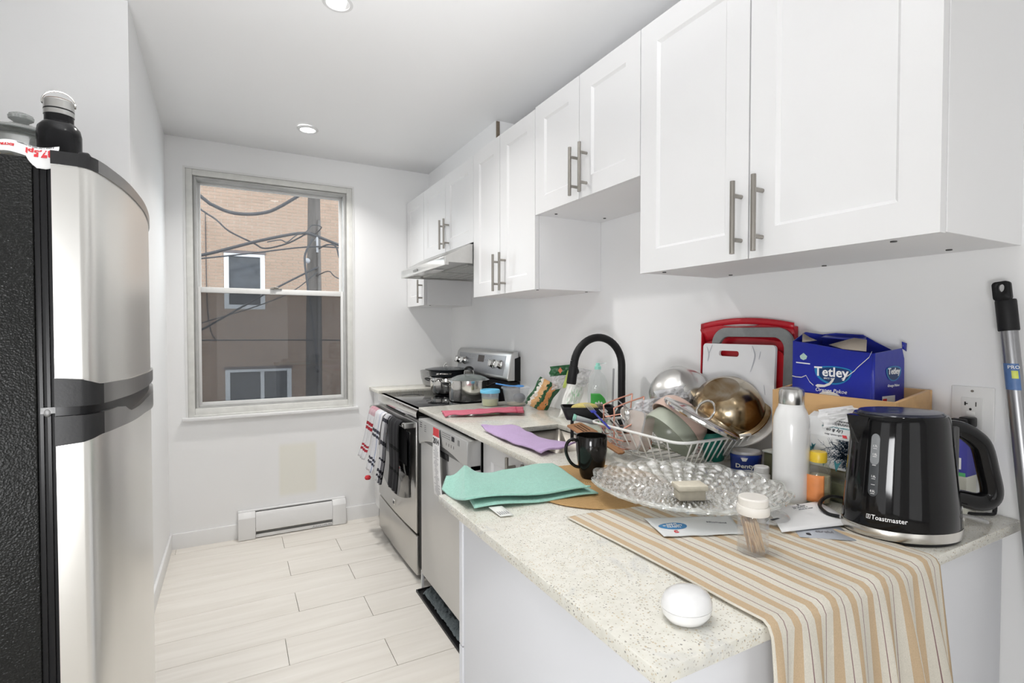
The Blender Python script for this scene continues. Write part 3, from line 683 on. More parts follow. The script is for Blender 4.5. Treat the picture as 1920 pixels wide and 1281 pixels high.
# ------------------------------------------------------------------ stove
SYA, SYB = 2.632, 3.445; SF = 0.842
t = thing('stove', 'stainless electric range with black glass cooktop', 'stove', (1.1, 3.04, 0))
M().box(SF + .03, 1.40, SYA + .004, SYB - .004, 0.03, 0.895).out('body', black_mt, t, world=True, bev=0.003)
for x in (0.9, 1.38):
    for y in (SYA + .05, SYB - .05): M().cyl(0.015, 0, 0.032, 12, (x, y)).out('foot', black_mt, t, world=True)
ctop = pm('cooktop_glass', (0.006, 0.006, 0.007), 0.05, noise=(30, 0.1))
M().box(SF + .012, 1.405, SYA, SYB, 0.895, 0.911).out('cooktop', ctop, t, world=True, bev=0.003)
ringm = pm('burner_ring', (0.12, 0.12, 0.12), 0.4, noise=(40, 0.2))
for x, y, r in ((1.00, 2.86, 0.10), (1.00, 3.24, 0.085), (1.25, 2.87, 0.075), (1.26, 3.25, 0.10)):
    m = M()
    for rr in (r, r * 0.72): m.lathe([(rr - .0012, .9112), (rr - .0012, .9115), (rr, .9115), (rr, .9112)], 48, c=(x, y, 0))
    m.out('burner_ring', ringm, t, world=True)
m = M().prism([(SF + .012, .911), (SF + .004, .909), (SF - .002, .890), (SF - .001, .862), (SF + .04, .862), (SF + .04, .911)], SYA, SYB, 'y')
m.out('front_trim', steel_pol, t, world=True)
m = M()
for k in range(9): m.box(SF + .008, SF + .012, SYA + .25 + .045 * k, SYA + .285 + .045 * k, 0.8485, .860)
m.out('vent_slots', dark_gap, t, world=True)
M().box(SF + .012, SF + .04, SYA + .003, SYB - .003, 0.845, 0.864).out('vent_rail', steel, t, world=True)
# oven door with arched window
yc = (SYA + SYB) / 2
def bow(y): return -0.010 * (1 - ((y - yc) / 0.41) ** 2)
n = 24; m = M(); ring = []
yl = [SYA + .006 + (SYB - SYA - .012) * k / n for k in range(n + 1)]
for y in yl: ring.append((SF + bow(y), y))
poly = ring + [(SF + .032, SYB - .006), (SF + .032, SYA + .006)]
m.prism(poly, 0.252, 0.845, 'z')
od = m.out('oven_door', pm('oven_door_steel', (0.56, 0.55, 0.53), 0.3, 1.0, noise=(6, 0.06), bump=(90, 0.03)), t, world=True, bev=0.004)
# window : straight top, arched bottom
wy0, wy1 = SYA + .10, SYB - .10; top = []; bot = []
for k in range(25):
    y = wy0 + (wy1 - wy0) * k / 24; u = (y - yc) / ((wy1 - wy0) / 2)
    top.append((SF + bow(y) - .002, y, .775)); bot.append((SF + bow(y) - .002, y, .42 - .055 * (1 - u * u)))
vv = top + bot; ff = [(k, k + 1, 26 + k, 25 + k) for k in range(24)]
M().add(vv, ff).out('window', pm('oven_window', (0.01, 0.01, 0.011), 0.06, noise=(20, 0.2)), od, world=True, solid=0.0015)
m = M().tube([(SF - .052 , y, .826) for y in (2.655, 2.75, 3.04, 3.33, 3.42)], 0.0135, 14)
m.out('handle', pm('handle_steel', (0.72, 0.72, 0.70), 0.22, 1.0, noise=(30, 0.04)), od, world=True)
for y in (2.665, 3.41): M().box(SF - .06, SF, y - .013, y + .013, .812, .840).out('handle_bracket', pm('bracket_grey', (0.35, 0.35, 0.34), 0.35, 0.8, noise=(30, 0.04)), od, world=True, bev=.004)
m = M().box(SF - .0125, SF - .009, 3.02, 3.06, 0.292, 0.325)
m.out('badge', steel_pol, od, world=True, bev=.002)
M().box(SF - .0135, SF - .0125, 3.028, 3.052, .298, .312).out('badge_mark', ink, od, world=True)
ring = [(SF + bow(y) * .7, y) for y in yl]
M().prism(ring + [(SF + .032, SYB - .006), (SF + .032, SYA + .006)], 0.028, 0.238, 'z').out('drawer', MATS['oven_door_steel'], t, world=True, bev=.005)
# backguard
bgs = pm('backguard_steel', (0.66, 0.66, 0.655), 0.3, 1.0, noise=(9, 0.04))
M().box(1.40, XR - .002, SYA + .002, SYB - .002, 0.90, 1.03).out('riser', black_mt, t, world=True, bev=.004)
prof = [(1.385, 1.035), (1.380, 1.050), (1.408, 1.185), (1.425, 1.205), (1.455, 1.206), (1.462, 1.15), (1.462, 1.035)]
bg = M().prism(prof, SYA + .002, SYB - .002, 'y').out('backguard', bgs, t, world=True, bev=.006, seg=3)
M().prism([(1.43, 1.035), (1.43, 1.165), (1.4675, 1.175), (1.4675, 1.035)], SYA - .0005, SYB + .0005, 'y').out('end_cap', black_mt, t, world=True, bev=.002)
def bp_(y, z, h=0.0):   # point on the slanted control face
    s = (z - 1.05) / (1.185 - 1.05)
    n_ = Vector((-0.135, 0, 0.028)).normalized()
    return Vector((1.380 + 0.028 * s, y, z)) + n_ * h
def bquad(y0, y1, z0, z1, h=.0012):
    return M().add([bp_(y0, z0, h), bp_(y1, z0, h), bp_(y1, z1, h), bp_(y0, z1, h), bp_(y0, z0, -.001), bp_(y1, z0, -.001), bp_(y1, z1, -.001), bp_(y0, z1, -.001)],
        [(0, 1, 2, 3), (7, 6, 5, 4), (0, 4, 5, 1), (1, 5, 6, 2), (2, 6, 7, 3), (3, 7, 4, 0)])
bquad(SYA + .06, SYB - .05, 1.062, 1.178).out('control_panel', pm('panel_grey', (0.42, 0.43, 0.45), 0.4, 0.6, noise=(200, 0.05)), bg, world=True, bev=.001)
bquad(2.985, 3.075, 1.128, 1.170, .0022).out('display', pm('display_brown', (0.035, 0.02, 0.016), 0.15, noise=(20, 0.1)), bg, world=True)
knobm = pm('knob_silver', (0.75, 0.75, 0.74), 0.18, 1.0, noise=(20, 0.03))
for y in (3.365, 3.27, 2.83, 2.735):
    m = M().lathe([(0, 0), (.027, 0), (.027, .010), (.0235, .014), (.021, .030), (.018, .033), (0, .033)], 24)
    m.box(-.004, .004, -.020, .020, .03, .040)
    k = m.xf(Matrix.Translation(bp_(y, 1.125, .002)) @ axes((-0.135, 0, 0.028)).to_4x4()).out('knob', knobm, bg, world=True)
    M().lathe([(.0275, .0005), (.033, .0005), (.033, .002), (.0275, .002)], 28).xf(Matrix.Translation(bp_(y, 1.125, .002)) @ axes((-0.135, 0, 0.028)).to_4x4()).out('knob_collar', black_mt, k, world=True)
m = M()
for a in range(-3, 4):
    for z in (1.072, 1.084, 1.155, 1.165, 1.14):
        for b in (3.20, 3.14, 2.95, 2.90):
            if hsh(a, z * 10, b) > .45:
                y = b + a * .008; m.add(*[(v := bquad(y, y + .005, z, z + .0022, .0018)).v, v.f])
m.out('markings', greyink, bg, world=True)

# ------------------------------------------------------------------ dishwasher
t = thing('dishwasher', 'stainless dishwasher between stove and sink cabinet', 'dishwasher', (1.1, 2.15, 0))
DX = 0.807; DA, DB = 1.853, 2.455
dws = pm('dishwasher_steel', (0.60, 0.60, 0.595), 0.34, 0.92, noise=(5, 0.05), bump=(120, 0.03))
M().box(DX + .03, 1.40, DA + .03, DB + .12, 0.10, 0.885).out('tub', dark_gap, t, world=True)
M().box(DX, DX + .05, DA, DB, 0.128, 0.800).out('door', dws, t, world=True, bev=.004)
m = M(); yc = (DA + DB) / 2; poly = [(DA, .897), (DB, .897), (DB, .790)]
for k in range(17):
    u = 1 - 2 * k / 16; poly.append((yc + u * .29, .775 + .045 * (1 - u * u) ** .8 if abs(u) < 1 else .775))
poly.append((DA, .775))
cp = m.prism(poly, DX - .012, DX + .05, 'x').out('control_panel', dws, t, world=True, bev=.003)
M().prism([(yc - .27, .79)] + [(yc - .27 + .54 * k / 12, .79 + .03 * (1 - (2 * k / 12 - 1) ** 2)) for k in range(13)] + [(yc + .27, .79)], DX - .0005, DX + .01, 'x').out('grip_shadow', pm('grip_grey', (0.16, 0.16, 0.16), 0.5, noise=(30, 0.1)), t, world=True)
M().box(DX - .004, DX + .02, 2.08, 2.24, .765, .795).out('latch', black_pl, cp, world=True, bev=.004)
m = M().box(DX - .0128, DX - .011, 1.985, 2.015, .868, .888); m.out('display', ink, cp, world=True)
m = M()
for k in range(9):
    for z in (.886, .877, .868): m.box(DX - .0126, DX - .0115, 2.03 + k * .011, 2.036 + k * .011, z, z + .0022)
for k in range(4): m.box(DX - .0126, DX - .0115, 1.99 + k * .028, 1.993 + k * .028, .838, .850)
for k in range(3): m.box(DX - .0126, DX - .0115, 2.40, 2.435, .862 + k * .010, .865 + k * .010)
for k in range(4): m.box(DX - .0126, DX - .0115, 2.34, 2.365, .850 + k * .009, .852 + k * .009)
for k in range(2): m.box(DX - .0126, DX - .0115, 1.93 + k * .012, 1.934 + k * .012, .862, .885)
m.out('markings', ink, cp, world=True)
M().box(DX + .15, DX + .16, DA, DB + .1, 0.0125, 0.12).out('toe_kick', dark_gap, t, world=True)
M().box(DX + .03, DX + .045, 2.545, 2.552, 0, .11).out('leg', carcass, t, world=True, bev=.002)
# energy tag hanging on the dishwasher
def tg(u, v): return Vector((DX - .016 - .010 * math.sin(v * 3.0) * (.3 + v * .5), 2.190 - .03 * v + (u - .5) * (.075 if v < .12 else .085 + .02 * v), .893 - v * .30))
t = tag(M().grid(tg, 4, 24).out('energy_label', paper, solid=0.0006), 'long white paper tag with red top hanging on the dishwasher', 'tag')
M().grid(lambda u, v: tg(u, v * .12) + Vector((-.0012, 0, 0)), 4, 4).out('red_header', redink, t)
def tgf(a, b, h):
    v = -b / .30; p = tg(.5 - a / .085, v); return p + Vector((-.0016 - h, 0, 0))
lettering('2014', 0.036, lambda a, b, h: tgf(a, b - .058, h), ink, t, bold=.0006)
m = M()
for k in range(34):
    v = .27 + k * .021
    if v > .97: break
    w = .2 + .55 * hsh(k, 3)
    a = .5 - w / 2 + .1 * (hsh(k, 9) - .5)
    m.grid(lambda u, q: tg(a + u * w, v + q * .006) + Vector((-.0015, 0, 0)), 2, 1)
m.out('small_print', greyink, t)

# ------------------------------------------------------------------ baseboard heater
t = thing('baseboard_heater', 'white electric baseboard heater under the window', 'heater', (0.34, YB - .03, 0))
HA, HB = 0.012, 0.668
htr = pm('heater_enamel', (0.78, 0.78, 0.78), 0.35, noise=(6, 0.02))
M().prism([(YB - .002, .012), (YB - .002, .176), (YB - .03, .176), (YB - .03, .170), (YB - .008, .168), (YB - .008, .012)], HA, HB, 'x').out('back_plate', htr, t, world=True)
M().prism([(YB - .058, .045), (YB - .062, .05), (YB - .062, .140), (YB - .045, .166), (YB - .040, .166), (YB - .057, .138), (YB - .057, .045)], HA + .10, HB - .09, 'x').out('front_cover', htr, t, world=True)
for a, b in ((HA, HA + .0985), (HB - .0885, HB)):
    M().prism([(YB - .002, .0), (YB - .060, .0), (YB - .066, .006), (YB - .066, .140), (YB - .046, .170), (YB - .002, .172)], a, b, 'x').out('end_cap', htr, t, world=True, bev=.003)
M().prism([(YB - .05, .004), (YB - .054, .006), (YB - .054, .026), (YB - .05, .026)], HA + .10, HB - .09, 'x').out('lower_lip', htr, t, world=True)
M().box(HA + .1, HB - .09, YB - .035, YB - .012, .035, .055).out('element', pm('heater_fins', (0.16, 0.12, 0.06), 0.6, noise=(90, 0.5)), t, world=True)
m = M()
for k in range(16): m.box(.45 + k * .008, .454 + k * .008, YB - .0545, YB - .0539, .010, .013 + .008 * hsh(k))
m.out('rating_text', greyink, t, world=True)

# ------------------------------------------------------------------ fridge
t = thing('fridge', 'black-sided stainless fridge with curved doors and top freezer', 'fridge', (-0.6, 1.67, 0))
FA, FB = 1.284, 2.075
def fside():
    m = bpy.data.materials.new('pebbled_black'); N, L = nt(m); b = N['Principled BSDF']
    b.inputs['Base Color'].default_value = (0.010, 0.0105, 0.010, 1); b.inputs['Roughness'].default_value = 0.30; b.inputs['Specular IOR Level'].default_value = 0.28
    tc = N.new('ShaderNodeTexCoord'); v = N.new('ShaderNodeTexVoronoi'); v.inputs['Scale'].default_value = 300; v.feature = 'SMOOTH_F1'; L.new(tc.outputs['Object'], v.inputs['Vector'])
    n = N.new('ShaderNodeTexNoise'); n.inputs['Scale'].default_value = 260; L.new(tc.outputs['Object'], n.inputs['Vector'])
    a = N.new('ShaderNodeMath'); a.operation = 'ADD'; L.new(v.outputs['Distance'], a.inputs[0]); L.new(n.outputs[0], a.inputs[1])
    bp = N.new('ShaderNodeBump'); bp.inputs['Strength'].default_value = 0.9; bp.inputs['Distance'].default_value = 0.0012; L.new(a.outputs[0], bp.inputs['Height']); L.new(bp.outputs[0], b.inputs['Normal'])
    return m
M().box(-0.98, -0.331, FA + .008, FB - .008, 0.03, 1.656).out('body', fside(), t, world=True, bev=.004)
for x in (-.9, -.4):
    for y in (FA + .06, FB - .06): M().cyl(.02, 0, .032, 12, (x, y)).out('foot', black_mt, t, world=True)
M().box(-0.335, -0.298, FA + .014, FB - .02, 0.06, 1.64).out('gasket', black_mt, t, world=True)
for k in range(3):
    M().box(-.327 + k * .011, -.322 + k * .011, FA + .010, FA + .02, .06, 1.64).out('gasket_rib', black_pl, t, world=True)
outl = [(-.302, FA), (-.262, FA), (-.252, FA + .004), (-.244, FA + .014), (-.238, FA + .030), (-.231, FA + .06), (-.225, FA + .10), (-.217, FA + .16), (-.212, FA + .23), (-.2095, FA + .32), (-.2095, FA + .40), (-.213, FA + .48), (-.2185, FA + .56), (-.226, FA + .64), (-.235, FA + .71), (-.243, FA + .755), (-.25, FA + .775), (-.262, FB), (-.302, FB)]
fdoor = pm('fridge_steel', (0.84, 0.83, 0.80), 0.33, 1.0, noise=(2.5, 0.06), bump=(3, 0.25), stretch=(1, 1, 0.5))
sp_out = [(v.x, v.y) for v in smoothpts([(x, y, 0) for x, y in outl[1:-1]], 3)]
sp_out = [outl[0]] + sp_out + [outl[-1]]
frz = M().prism(sp_out, 1.205, 1.648, 'z').out('freezer_door', fdoor, t, world=True, smooth=40)
frd = M().prism(sp_out, 0.06, 1.135, 'z').out('fridge_door', fdoor, t, world=True, smooth=40)
M().prism([(x - .004 if x > -.3 else x, y) for x, y in sp_out], 1.13, 1.21, 'z').out('pocket', black_pl, t, world=True, smooth=40)
capm = pm('trim_graphite', (0.022, 0.022, 0.023), 0.4, 0.0, spec=.3, noise=(60, 0.15), bump=(200, 0.1))
capf = pm('trim_silver', (0.30, 0.295, 0.29), 0.30, 0.9, noise=(20, 0.1))
def band(name, zt, zb, off, parent, inner=0.03):
    """solid trim following the door outline; zt / zb give its top and bottom along s in 0..1"""
    P = [Vector((x, y, 0)) for x, y in sp_out]; n = len(P); L_ = [0]
    for a, b in zip(P, P[1:]): L_.append(L_[-1] + (b - a).length)
    vs = []; 
    for i, p in enumerate(P):
        a = P[max(i - 1, 0)]; b = P[min(i + 1, n - 1)]; d = (b - a).normalized(); nr = Vector((d.y, -d.x, 0))
        s = L_[i] / L_[-1]; q = p + nr * off; r = p - nr * inner
        vs += [(q.x, q.y, zb(s)), (q.x, q.y, zt(s)), (r.x, r.y, zt(s)), (r.x, r.y, zb(s))]
    m = M(); fs = []; mi = []
    for i in range(n - 1):
        for k in range(4): fs.append((i * 4 + k, i * 4 + (k + 1) % 4, i * 4 + 4 + (k + 1) % 4, i * 4 + 4 + k)); mi.append(0 if L_[i] / L_[-1] < .085 else 1)
    fs += [(0, 3, 2, 1), ((n - 1) * 4, (n - 1) * 4 + 1, (n - 1) * 4 + 2, (n - 1) * 4 + 3)]; mi += [0, 1]
    m.add(vs, fs); m.mi = mi
    return m.out(name, [capm, capf], parent, world=True, smooth=40)
def lerp(pts):
    def f(s):
        for (a, za), (b, zb) in zip(pts, pts[1:]):
            if s <= b:
                t_ = (s - a) / (b - a) if b > a else 0; t_ = t_ * t_ * (3 - 2 * t_); return za + (zb - za) * t_
        return pts[-1][1]
    return f
band('top_trim', lerp([(0, 1.670), (1, 1.670)]), lerp([(0, 1.645), (1, 1.647)]), .003, frz)
M().box(-.30, -.245, FA + .01, FB - .02, 1.645, 1.664).out('top_cap', capm, frz, world=True)
M().box(-.262, -.245, FA + .004, FA + .03, 1.66, 1.676).out('hinge_cover', capm, frz, world=True, bev=.003)
band('handle_trim', lerp([(0, 1.238), (.03, 1.237), (.085, 1.223), (.3, 1.219), (1, 1.209)]), lerp([(0, 1.183), (.5, 1.181), (1, 1.180)]), .006, frz)
band('handle_trim', lerp([(0, 1.165), (.16, 1.166), (.21, 1.161), (.26, 1.146), (.33, 1.146), (.5, 1.152), (1, 1.158)]), lerp([(0, 1.108), (.03, 1.110), (.085, 1.122), (.4, 1.118), (.75, 1.103), (1, 1.086)]), .006, frd)
m = M().box(-.326, -.303, FA + .008, FA + .03, 1.170, 1.182); m.ell((-.316, FA + .010, 1.172), (.007, .003, .009))
m.out('hinge', pm('hinge_metal', (0.22, 0.22, 0.22), 0.5, 0.7, noise=(90, 0.6)), t, world=True)
# ------------------------------------------------------------------ things on the stove
TOP = 0.9115
def pot_body(r, h, t=.0025, rb=.012):
    return [(0, 0), (r - rb, 0), (r - rb * .3, rb * .35), (r, rb), (r, h), (r + .004, h + .002), (r + .003, h + .004), (r - t, h + .001), (r - t, rb), (r - rb, t), (0, t)]
t = thing('stock_pot', 'stainless pot with domed glass lid on the front right burner', 'pot', (1.232, 2.84, TOP + .0005), rot=Euler((0, 0, math.radians(-28))))
M().lathe(pot_body(.118, .118), 56).out('body', steel_pol, t)
lidg = clear('lid_glass', (0.86, 0.90, 0.89), 0.22, 0.05, bump=(90, 0.6), bodycol=(0.5, 0.55, 0.54))
l = M().lathe([(.116, .124), (.100, .137), (.070, .149), (.035, .156), (.0, .158), (0, .155), (.035, .153), (.070, .146), (.099, .134), (.115, .121)], 56).out('lid', lidg, t)
M().lathe([(.113, .119), (.122, .119), (.122, .125), (.116, .127), (.113, .124)], 56).out('rim', steel_pol, l)
M().tube([(-.028, 0, .156), (-.026, 0, .172), (-.018, 0, .186)], .0028, 8).out('knob_post', steel_pol, l)
M().tube([(.028, 0, .156), (.026, 0, .172), (.018, 0, .186)], .0028, 8).out('knob_post', steel_pol, l)
M().tube(arc((0, 0, .178), .024, .2, PI - .2, 12, (1, 0, 0), (0, 0, .85)), .0068, 10).out('knob', black_pl, l)
for s in (-1, 1):
    pts = [(s * .116, -.035, .092), (s * .142, -.030, .100), (s * .156, 0, .102), (s * .142, .030, .100), (s * .116, .035, .092)]
    M().tube(smoothpts(pts, 4), .0075, 10, flat=.7).out('handle', black_pl, t)
    for q in (-.034, .034):
        M().ell((s * .119, q, .092), (.005, .006, .006)).out('rivet', steel_pol, t)
t = thing('saucepan', 'rounded stainless pot under a black pan on the back burner', 'pot', (1.238, 3.22, TOP + .0005), rot=Euler((0, 0, math.radians(-28))))
M().lathe([(0, 0), (.075, 0), (.094, .010), (.104, .03), (.108, .06), (.107, .105), (.111, .108), (.110, .111), (.104, .108), (.105, .06), (.10, .03), (.09, .014), (.07, .005), (0, .005)], 48).out('body', steel_pol, t)
M().tube(smoothpts([(-.108, -.045, .088), (-.135, -.035, .098), (-.142, 0, .100), (-.135, .035, .098), (-.108, .045, .088)], 4), .0038, 8).out('handle', black_mt, t)
M().tube(smoothpts([(-.02, -.108, .085), (-.03, -.135, .098), (-.06, -.13, .1), (-.085, -.112, .098), (-.075, -.085, .085)], 4), .0038, 8).out('handle', steel_pol, t)
t = thing('black_pan', 'black frying pan with steel handle resting on the back pot', 'pan', (1.238, 3.22, TOP + .1135), rot=Euler((0, 0, math.radians(-28))))
blk = pm('enamel_black', (0.025, 0.03, 0.035), 0.22, noise=(30, 0.2), bump=(200, 0.1))
M().lathe([(0, 0), (.10, 0), (.118, .008), (.124, .040), (.142, .047), (.143, .050), (.121, .045), (.115, .012), (.10, .004), (0, .004)], 56).out('body', blk, t)
M().tube(smoothpts([(-.045, -.120, .02), (-.045, -.142, .026), (.0, -.152, .028), (.045, -.142, .026), (.045, -.120, .02)], 3), .0052, 8).out('handle', steel_pol, t)
M().box(-.034, .034, -.153, -.149, .018, .034).out('handle_plate', black_pl, t, bev=.003)
M().lathe([(.138, .0505), (.10, .057), (.05, .062), (0, .063), (0, .060), (.05, .059), (.10, .054), (.138, .048)], 48).out('lid', blk, t)
M().tube(arc((-.0, -.03, .064), .013, 0, PI, 10, (1, 0, 0), (0, 0, 1.8)), .0035, 8).out('knob', steel_pol, t)
t = tag(M().lathe([(0, 0), (.05, 0), (.07, .012), (.085, .06), (.092, .115), (.089, .115), (.081, .06), (.066, .015), (.05, .004), (0, .004)], 40, c=(1.262, 3.555, CZ)).out('glass_bowl', clear('smoky_glass', (.85, .85, .85), .25, .05, bodycol=(.5, .5, .5))), 'smoky clear bowl standing behind the back pot in the corner', 'bowl')

# ------------------------------------------------------------------ towels on the oven handle
HZ = .826; HX = SF - .052
def towel(name, label, y0, y1, drop, mat, flare=0, y_sh=0, waves=3, amp=.012, back=.25, ph=0, top=.0165, taper=0):
    def fn(u, v):
        s = v * (drop + back) - back              # s<0 is the length behind the bar
        yy = y0 + (y1 - y0) * (u * (1 - taper * max(0, s) / drop * 0) )
        k = max(0, s) / drop
        yy += y_sh * k
        w = math.sin(u * PI * waves + ph) * amp * (.35 + .9 * k)
        a = .0165
        if abs(s) < a * PI / 2:
            th = s / a; return Vector((HX - a * math.sin(th) - .001 - w * .3 * 0, yy, HZ + a * math.cos(th)))
        if s >= 0: return Vector((HX - a - .001 - flare * k ** 1.2 - abs(w) - .004 * math.sin(k * 7), yy + w * .5, HZ - (s - a * PI / 2)))
        return Vector((HX + a + .001 + abs(w) * .3, yy, HZ + (s + a * PI / 2)))
    return tag(M().grid(fn, 30, 44).out(name, mat, solid=.0016, smooth=60), label, 'towel', 'kitchen towels on the oven handle')
R1 = (0.55, 0.05, 0.07); G1 = (0.10, 0.10, 0.12); B1 = (0.25, 0.32, 0.5)
plaid_red = stripes('plaid_red', (0.74, 0.74, 0.76), u=[(.12, .14, (.5, .5, .52)), (.42, .45, (.5, .5, .52)), (.80, .83, (.4, .4, .45))], v=[(.40, .46, (.80, .45, .5)), (.46, .52, (.85, .6, .64)), (.60, .635, R1), (.65, .685, R1), (.85, .875, R1), (.89, .915, R1)])
plaid_blue = stripes('plaid_blue', (0.76, 0.76, 0.79), u=[(.30, .33, B1), (.40, .42, B1), (.70, .72, (.4, .42, .5)), (.85, .87, G1)], v=[(.58, .61, G1), (.63, .66, G1), (.86, .885, G1), (.90, .925, G1)])
plaid_black = stripes('plaid_black', (0.62, 0.62, 0.64), u=[(.0, .30, (.06, .06, .07)), (.38, .44, G1), (.55, .60, G1), (.82, .86, (.3, .3, .3))], v=[(.42, .45, G1), (.62, .66, G1), (.78, .80, G1), (.88, .91, G1), (.93, .95, G1)])
blackt = stripes('black_towel', (0.030, 0.030, 0.033), u=[(.0, .04, (.01, .01, .01)), (.42, .45, (.07, .07, .07)), (.78, .82, (.07, .07, .07))], v=[(.62, .65, (.3, .3, .3)), (.82, .84, (.3, .3, .3))])
towel('kitchen_towel', 'white kitchen towel with red stripes, leftmost on the oven handle', 3.20, 3.36, .335, plaid_red, flare=.055, y_sh=.085, waves=3, amp=.010)
towel('kitchen_towel', 'white kitchen towel with blue and black stripes, second on oven handle', 3.02, 3.195, .39, plaid_blue, flare=.035, y_sh=.10, waves=3, amp=.012, ph=1)
towel('kitchen_towel', 'grey and white striped narrow towel with long fringe beside black towel', 2.90, 3.01, .42, plaid_black, flare=.020, y_sh=.09, waves=4, amp=.012, ph=2)
towel('kitchen_towel', 'wide black kitchen towel hanging nearest the camera on oven handle', 2.70, 2.895, .40, blackt, flare=.004, y_sh=.02, waves=3, amp=.007, ph=.5)
tag(M().lathe([(0, 0), (.015, .004), (.02, .015), (.014, .026), (0, .03)], 12, c=(HX - .07, 3.225, HZ - .42)).out('red_tassel', pm('red_tassel', (.55, .03, .04), .8, noise=(60, .3), bump=(200, .6))), 'small red tassel hanging at the end of the striped towels', 'tassel')

# ------------------------------------------------------------------ far end of the worktop
t = thing('food_tub', 'small clear tub of yellow broth with blue lid near the stove', 'container', (1.200, 2.485, CZ))
tubm = clear('tub_plastic', (.93, .95, .97), .16, .15, bodycol=(.8, .85, .9))
M().lathe([(0, 0), (.040, 0), (.043, .004), (.048, .075), (.0465, .075), (.0415, .006), (.038, .003), (0, .003)], 40).out('tub', tubm, t)
M().lathe([(0, .004), (.0405, .004), (.0435, .040), (0, .040)], 40).out('broth', pm('yellow_broth', (.62, .56, .16), .15, noise=(20, .1)), t)
M().lathe([(.046, .070), (.0525, .070), (.053, .073), (.053, .083), (.050, .088), (.046, .086), (.044, .080), (0, .080)], 40).out('lid', pm('sky_blue_lid', (.17, .55, .78), .35, noise=(20, .05)), t)
t = thing('storage_bowl', 'clear plastic bowl with blue spoon left of the snack bag', 'container', (1.335, 2.445, CZ))
clp = clear('clear_plastic', (.95, .96, .97), .14, .12, bodycol=(.82, .85, .88))
M().lathe([(0, 0), (.050, 0), (.056, .004), (.072, .085), (.080, .092), (.080, .098), (.074, .098), (.070, .090), (.053, .006), (.048, .003), (0, .003)], 44).out('bowl', clp, t)
M().lathe([(0, .003), (.048, .004), (.052, .012), (0, .013)], 30).out('residue', pm('residue', (.50, .40, .24), .5, noise=(60, .5)), t)
M().ell((.015, -.01, .04), (.035, .030, .026)).out('contents', pm('dark_contents', (.08, .09, .12), .5, noise=(40, .6), bump=(60, .8)), t)
t = thing('serving_spoon', 'blue plastic spoon lying across the clear bowl', 'spoon', (1.295, 2.465, CZ + .104), rot=axes(dr(0, -.3, 1), dr(1, 0, -.18)))
M().tube(smoothpts([(-.065, 0, .012), (-.03, 0, .006), (.01, 0, 0), (.05, 0, 0)], 4), [.006 + .002 * (k % 2) for k in range(13)], 10, flat=.4).out('grip', pm('blue_plastic', (.07, .26, .62), .35, noise=(20, .05)), t)
M().ell((.065, 0, 0), (.025, .015, .004)).out('bowl', MATS['blue_plastic'], t)
def cloth(name, label, fn, mat, nu=40, nv=24, thick=.0025, cat='cloth', group=None):
    return tag(M().grid(fn, nu, nv).out(name, mat, solid=thick, smooth=70), label, cat, group)
pink = stripes('pink_terry', (.60, .17, .23), u=[(.9, .92, (.5, .1, .16))], v=[(.18, .22, (.75, .42, .46)), (.50, .54, (.75, .42, .46)), (.80, .84, (.75, .42, .46))], bump=(300, 1.0))
A, B, C_, D_ = Vector((.848, 2.235, 0)), Vector((1.20, 2.125, 0)), Vector((1.275, 2.27, 0)), Vector((.875, 2.35, 0))
cloth('dish_cloth', 'pink folded dish cloth lying flat on the worktop before the sink', lambda u, v: (A * (1 - u) + B * u) * (1 - v) + (D_ * (1 - u) + C_ * u) * v + Vector((0, .008 * math.sin(u * 11), CZ + .005 + .010 * abs(math.sin(v * PI * 3 + u * 2)) + .006 * vn(u * 9, v * 6))), pink, 50, 24)
purple = pm('lilac_microfibre', (.50, .35, .60), .95, noise=(140, .18), bump=(420, 1.0), sheen=.3)
A2, B2, C2, D2 = Vector((.855, 1.40, 0)), Vector((1.030, 1.455, 0)), Vector((1.005, 1.885, 0)), Vector((.858, 1.865, 0))
def purf(u, v):
    p = (A2 * (1 - u) + B2 * u) * (1 - v) + (D2 * (1 - u) + C2 * u) * v
    z = CZ + .006 + .006 * vn(u * 3, v * 8, 2) + .010 * math.exp(-((v) / .05) ** 2) * (.5 + .5 * math.sin(u * 8)) + .012 * math.exp(-((1 - v) / .05) ** 2) * math.exp(-(u / .3) ** 2)
    if p.x > SX0: z -= .012 * min(1, (p.x - SX0) / .08) * math.sin(PI * min(1, max(0, (p.y - SY0) / (SY1 - SY0))))
    return Vector((p.x + .006 * math.sin(v * 9), p.y, z))
cloth('dish_cloth', 'lilac microfibre cloth folded along the edge of the sink', purf, purple, 24, 50, .006)
bm_ = M()
def roll(u, v):
    a = u * 5.2; r = .012 - .004 * u
    return Vector((1.035 + v * .045, 1.445 - v * .01, CZ + .016)) + Vector((.2, 1, 0)).normalized() * r * math.cos(a) + UP * r * math.sin(a)
tag(bm_.grid(roll, 20, 8).out('cloth_roll', purple, solid=.003, smooth=70), 'rolled end of the lilac cloth beside the black mug', 'cloth')

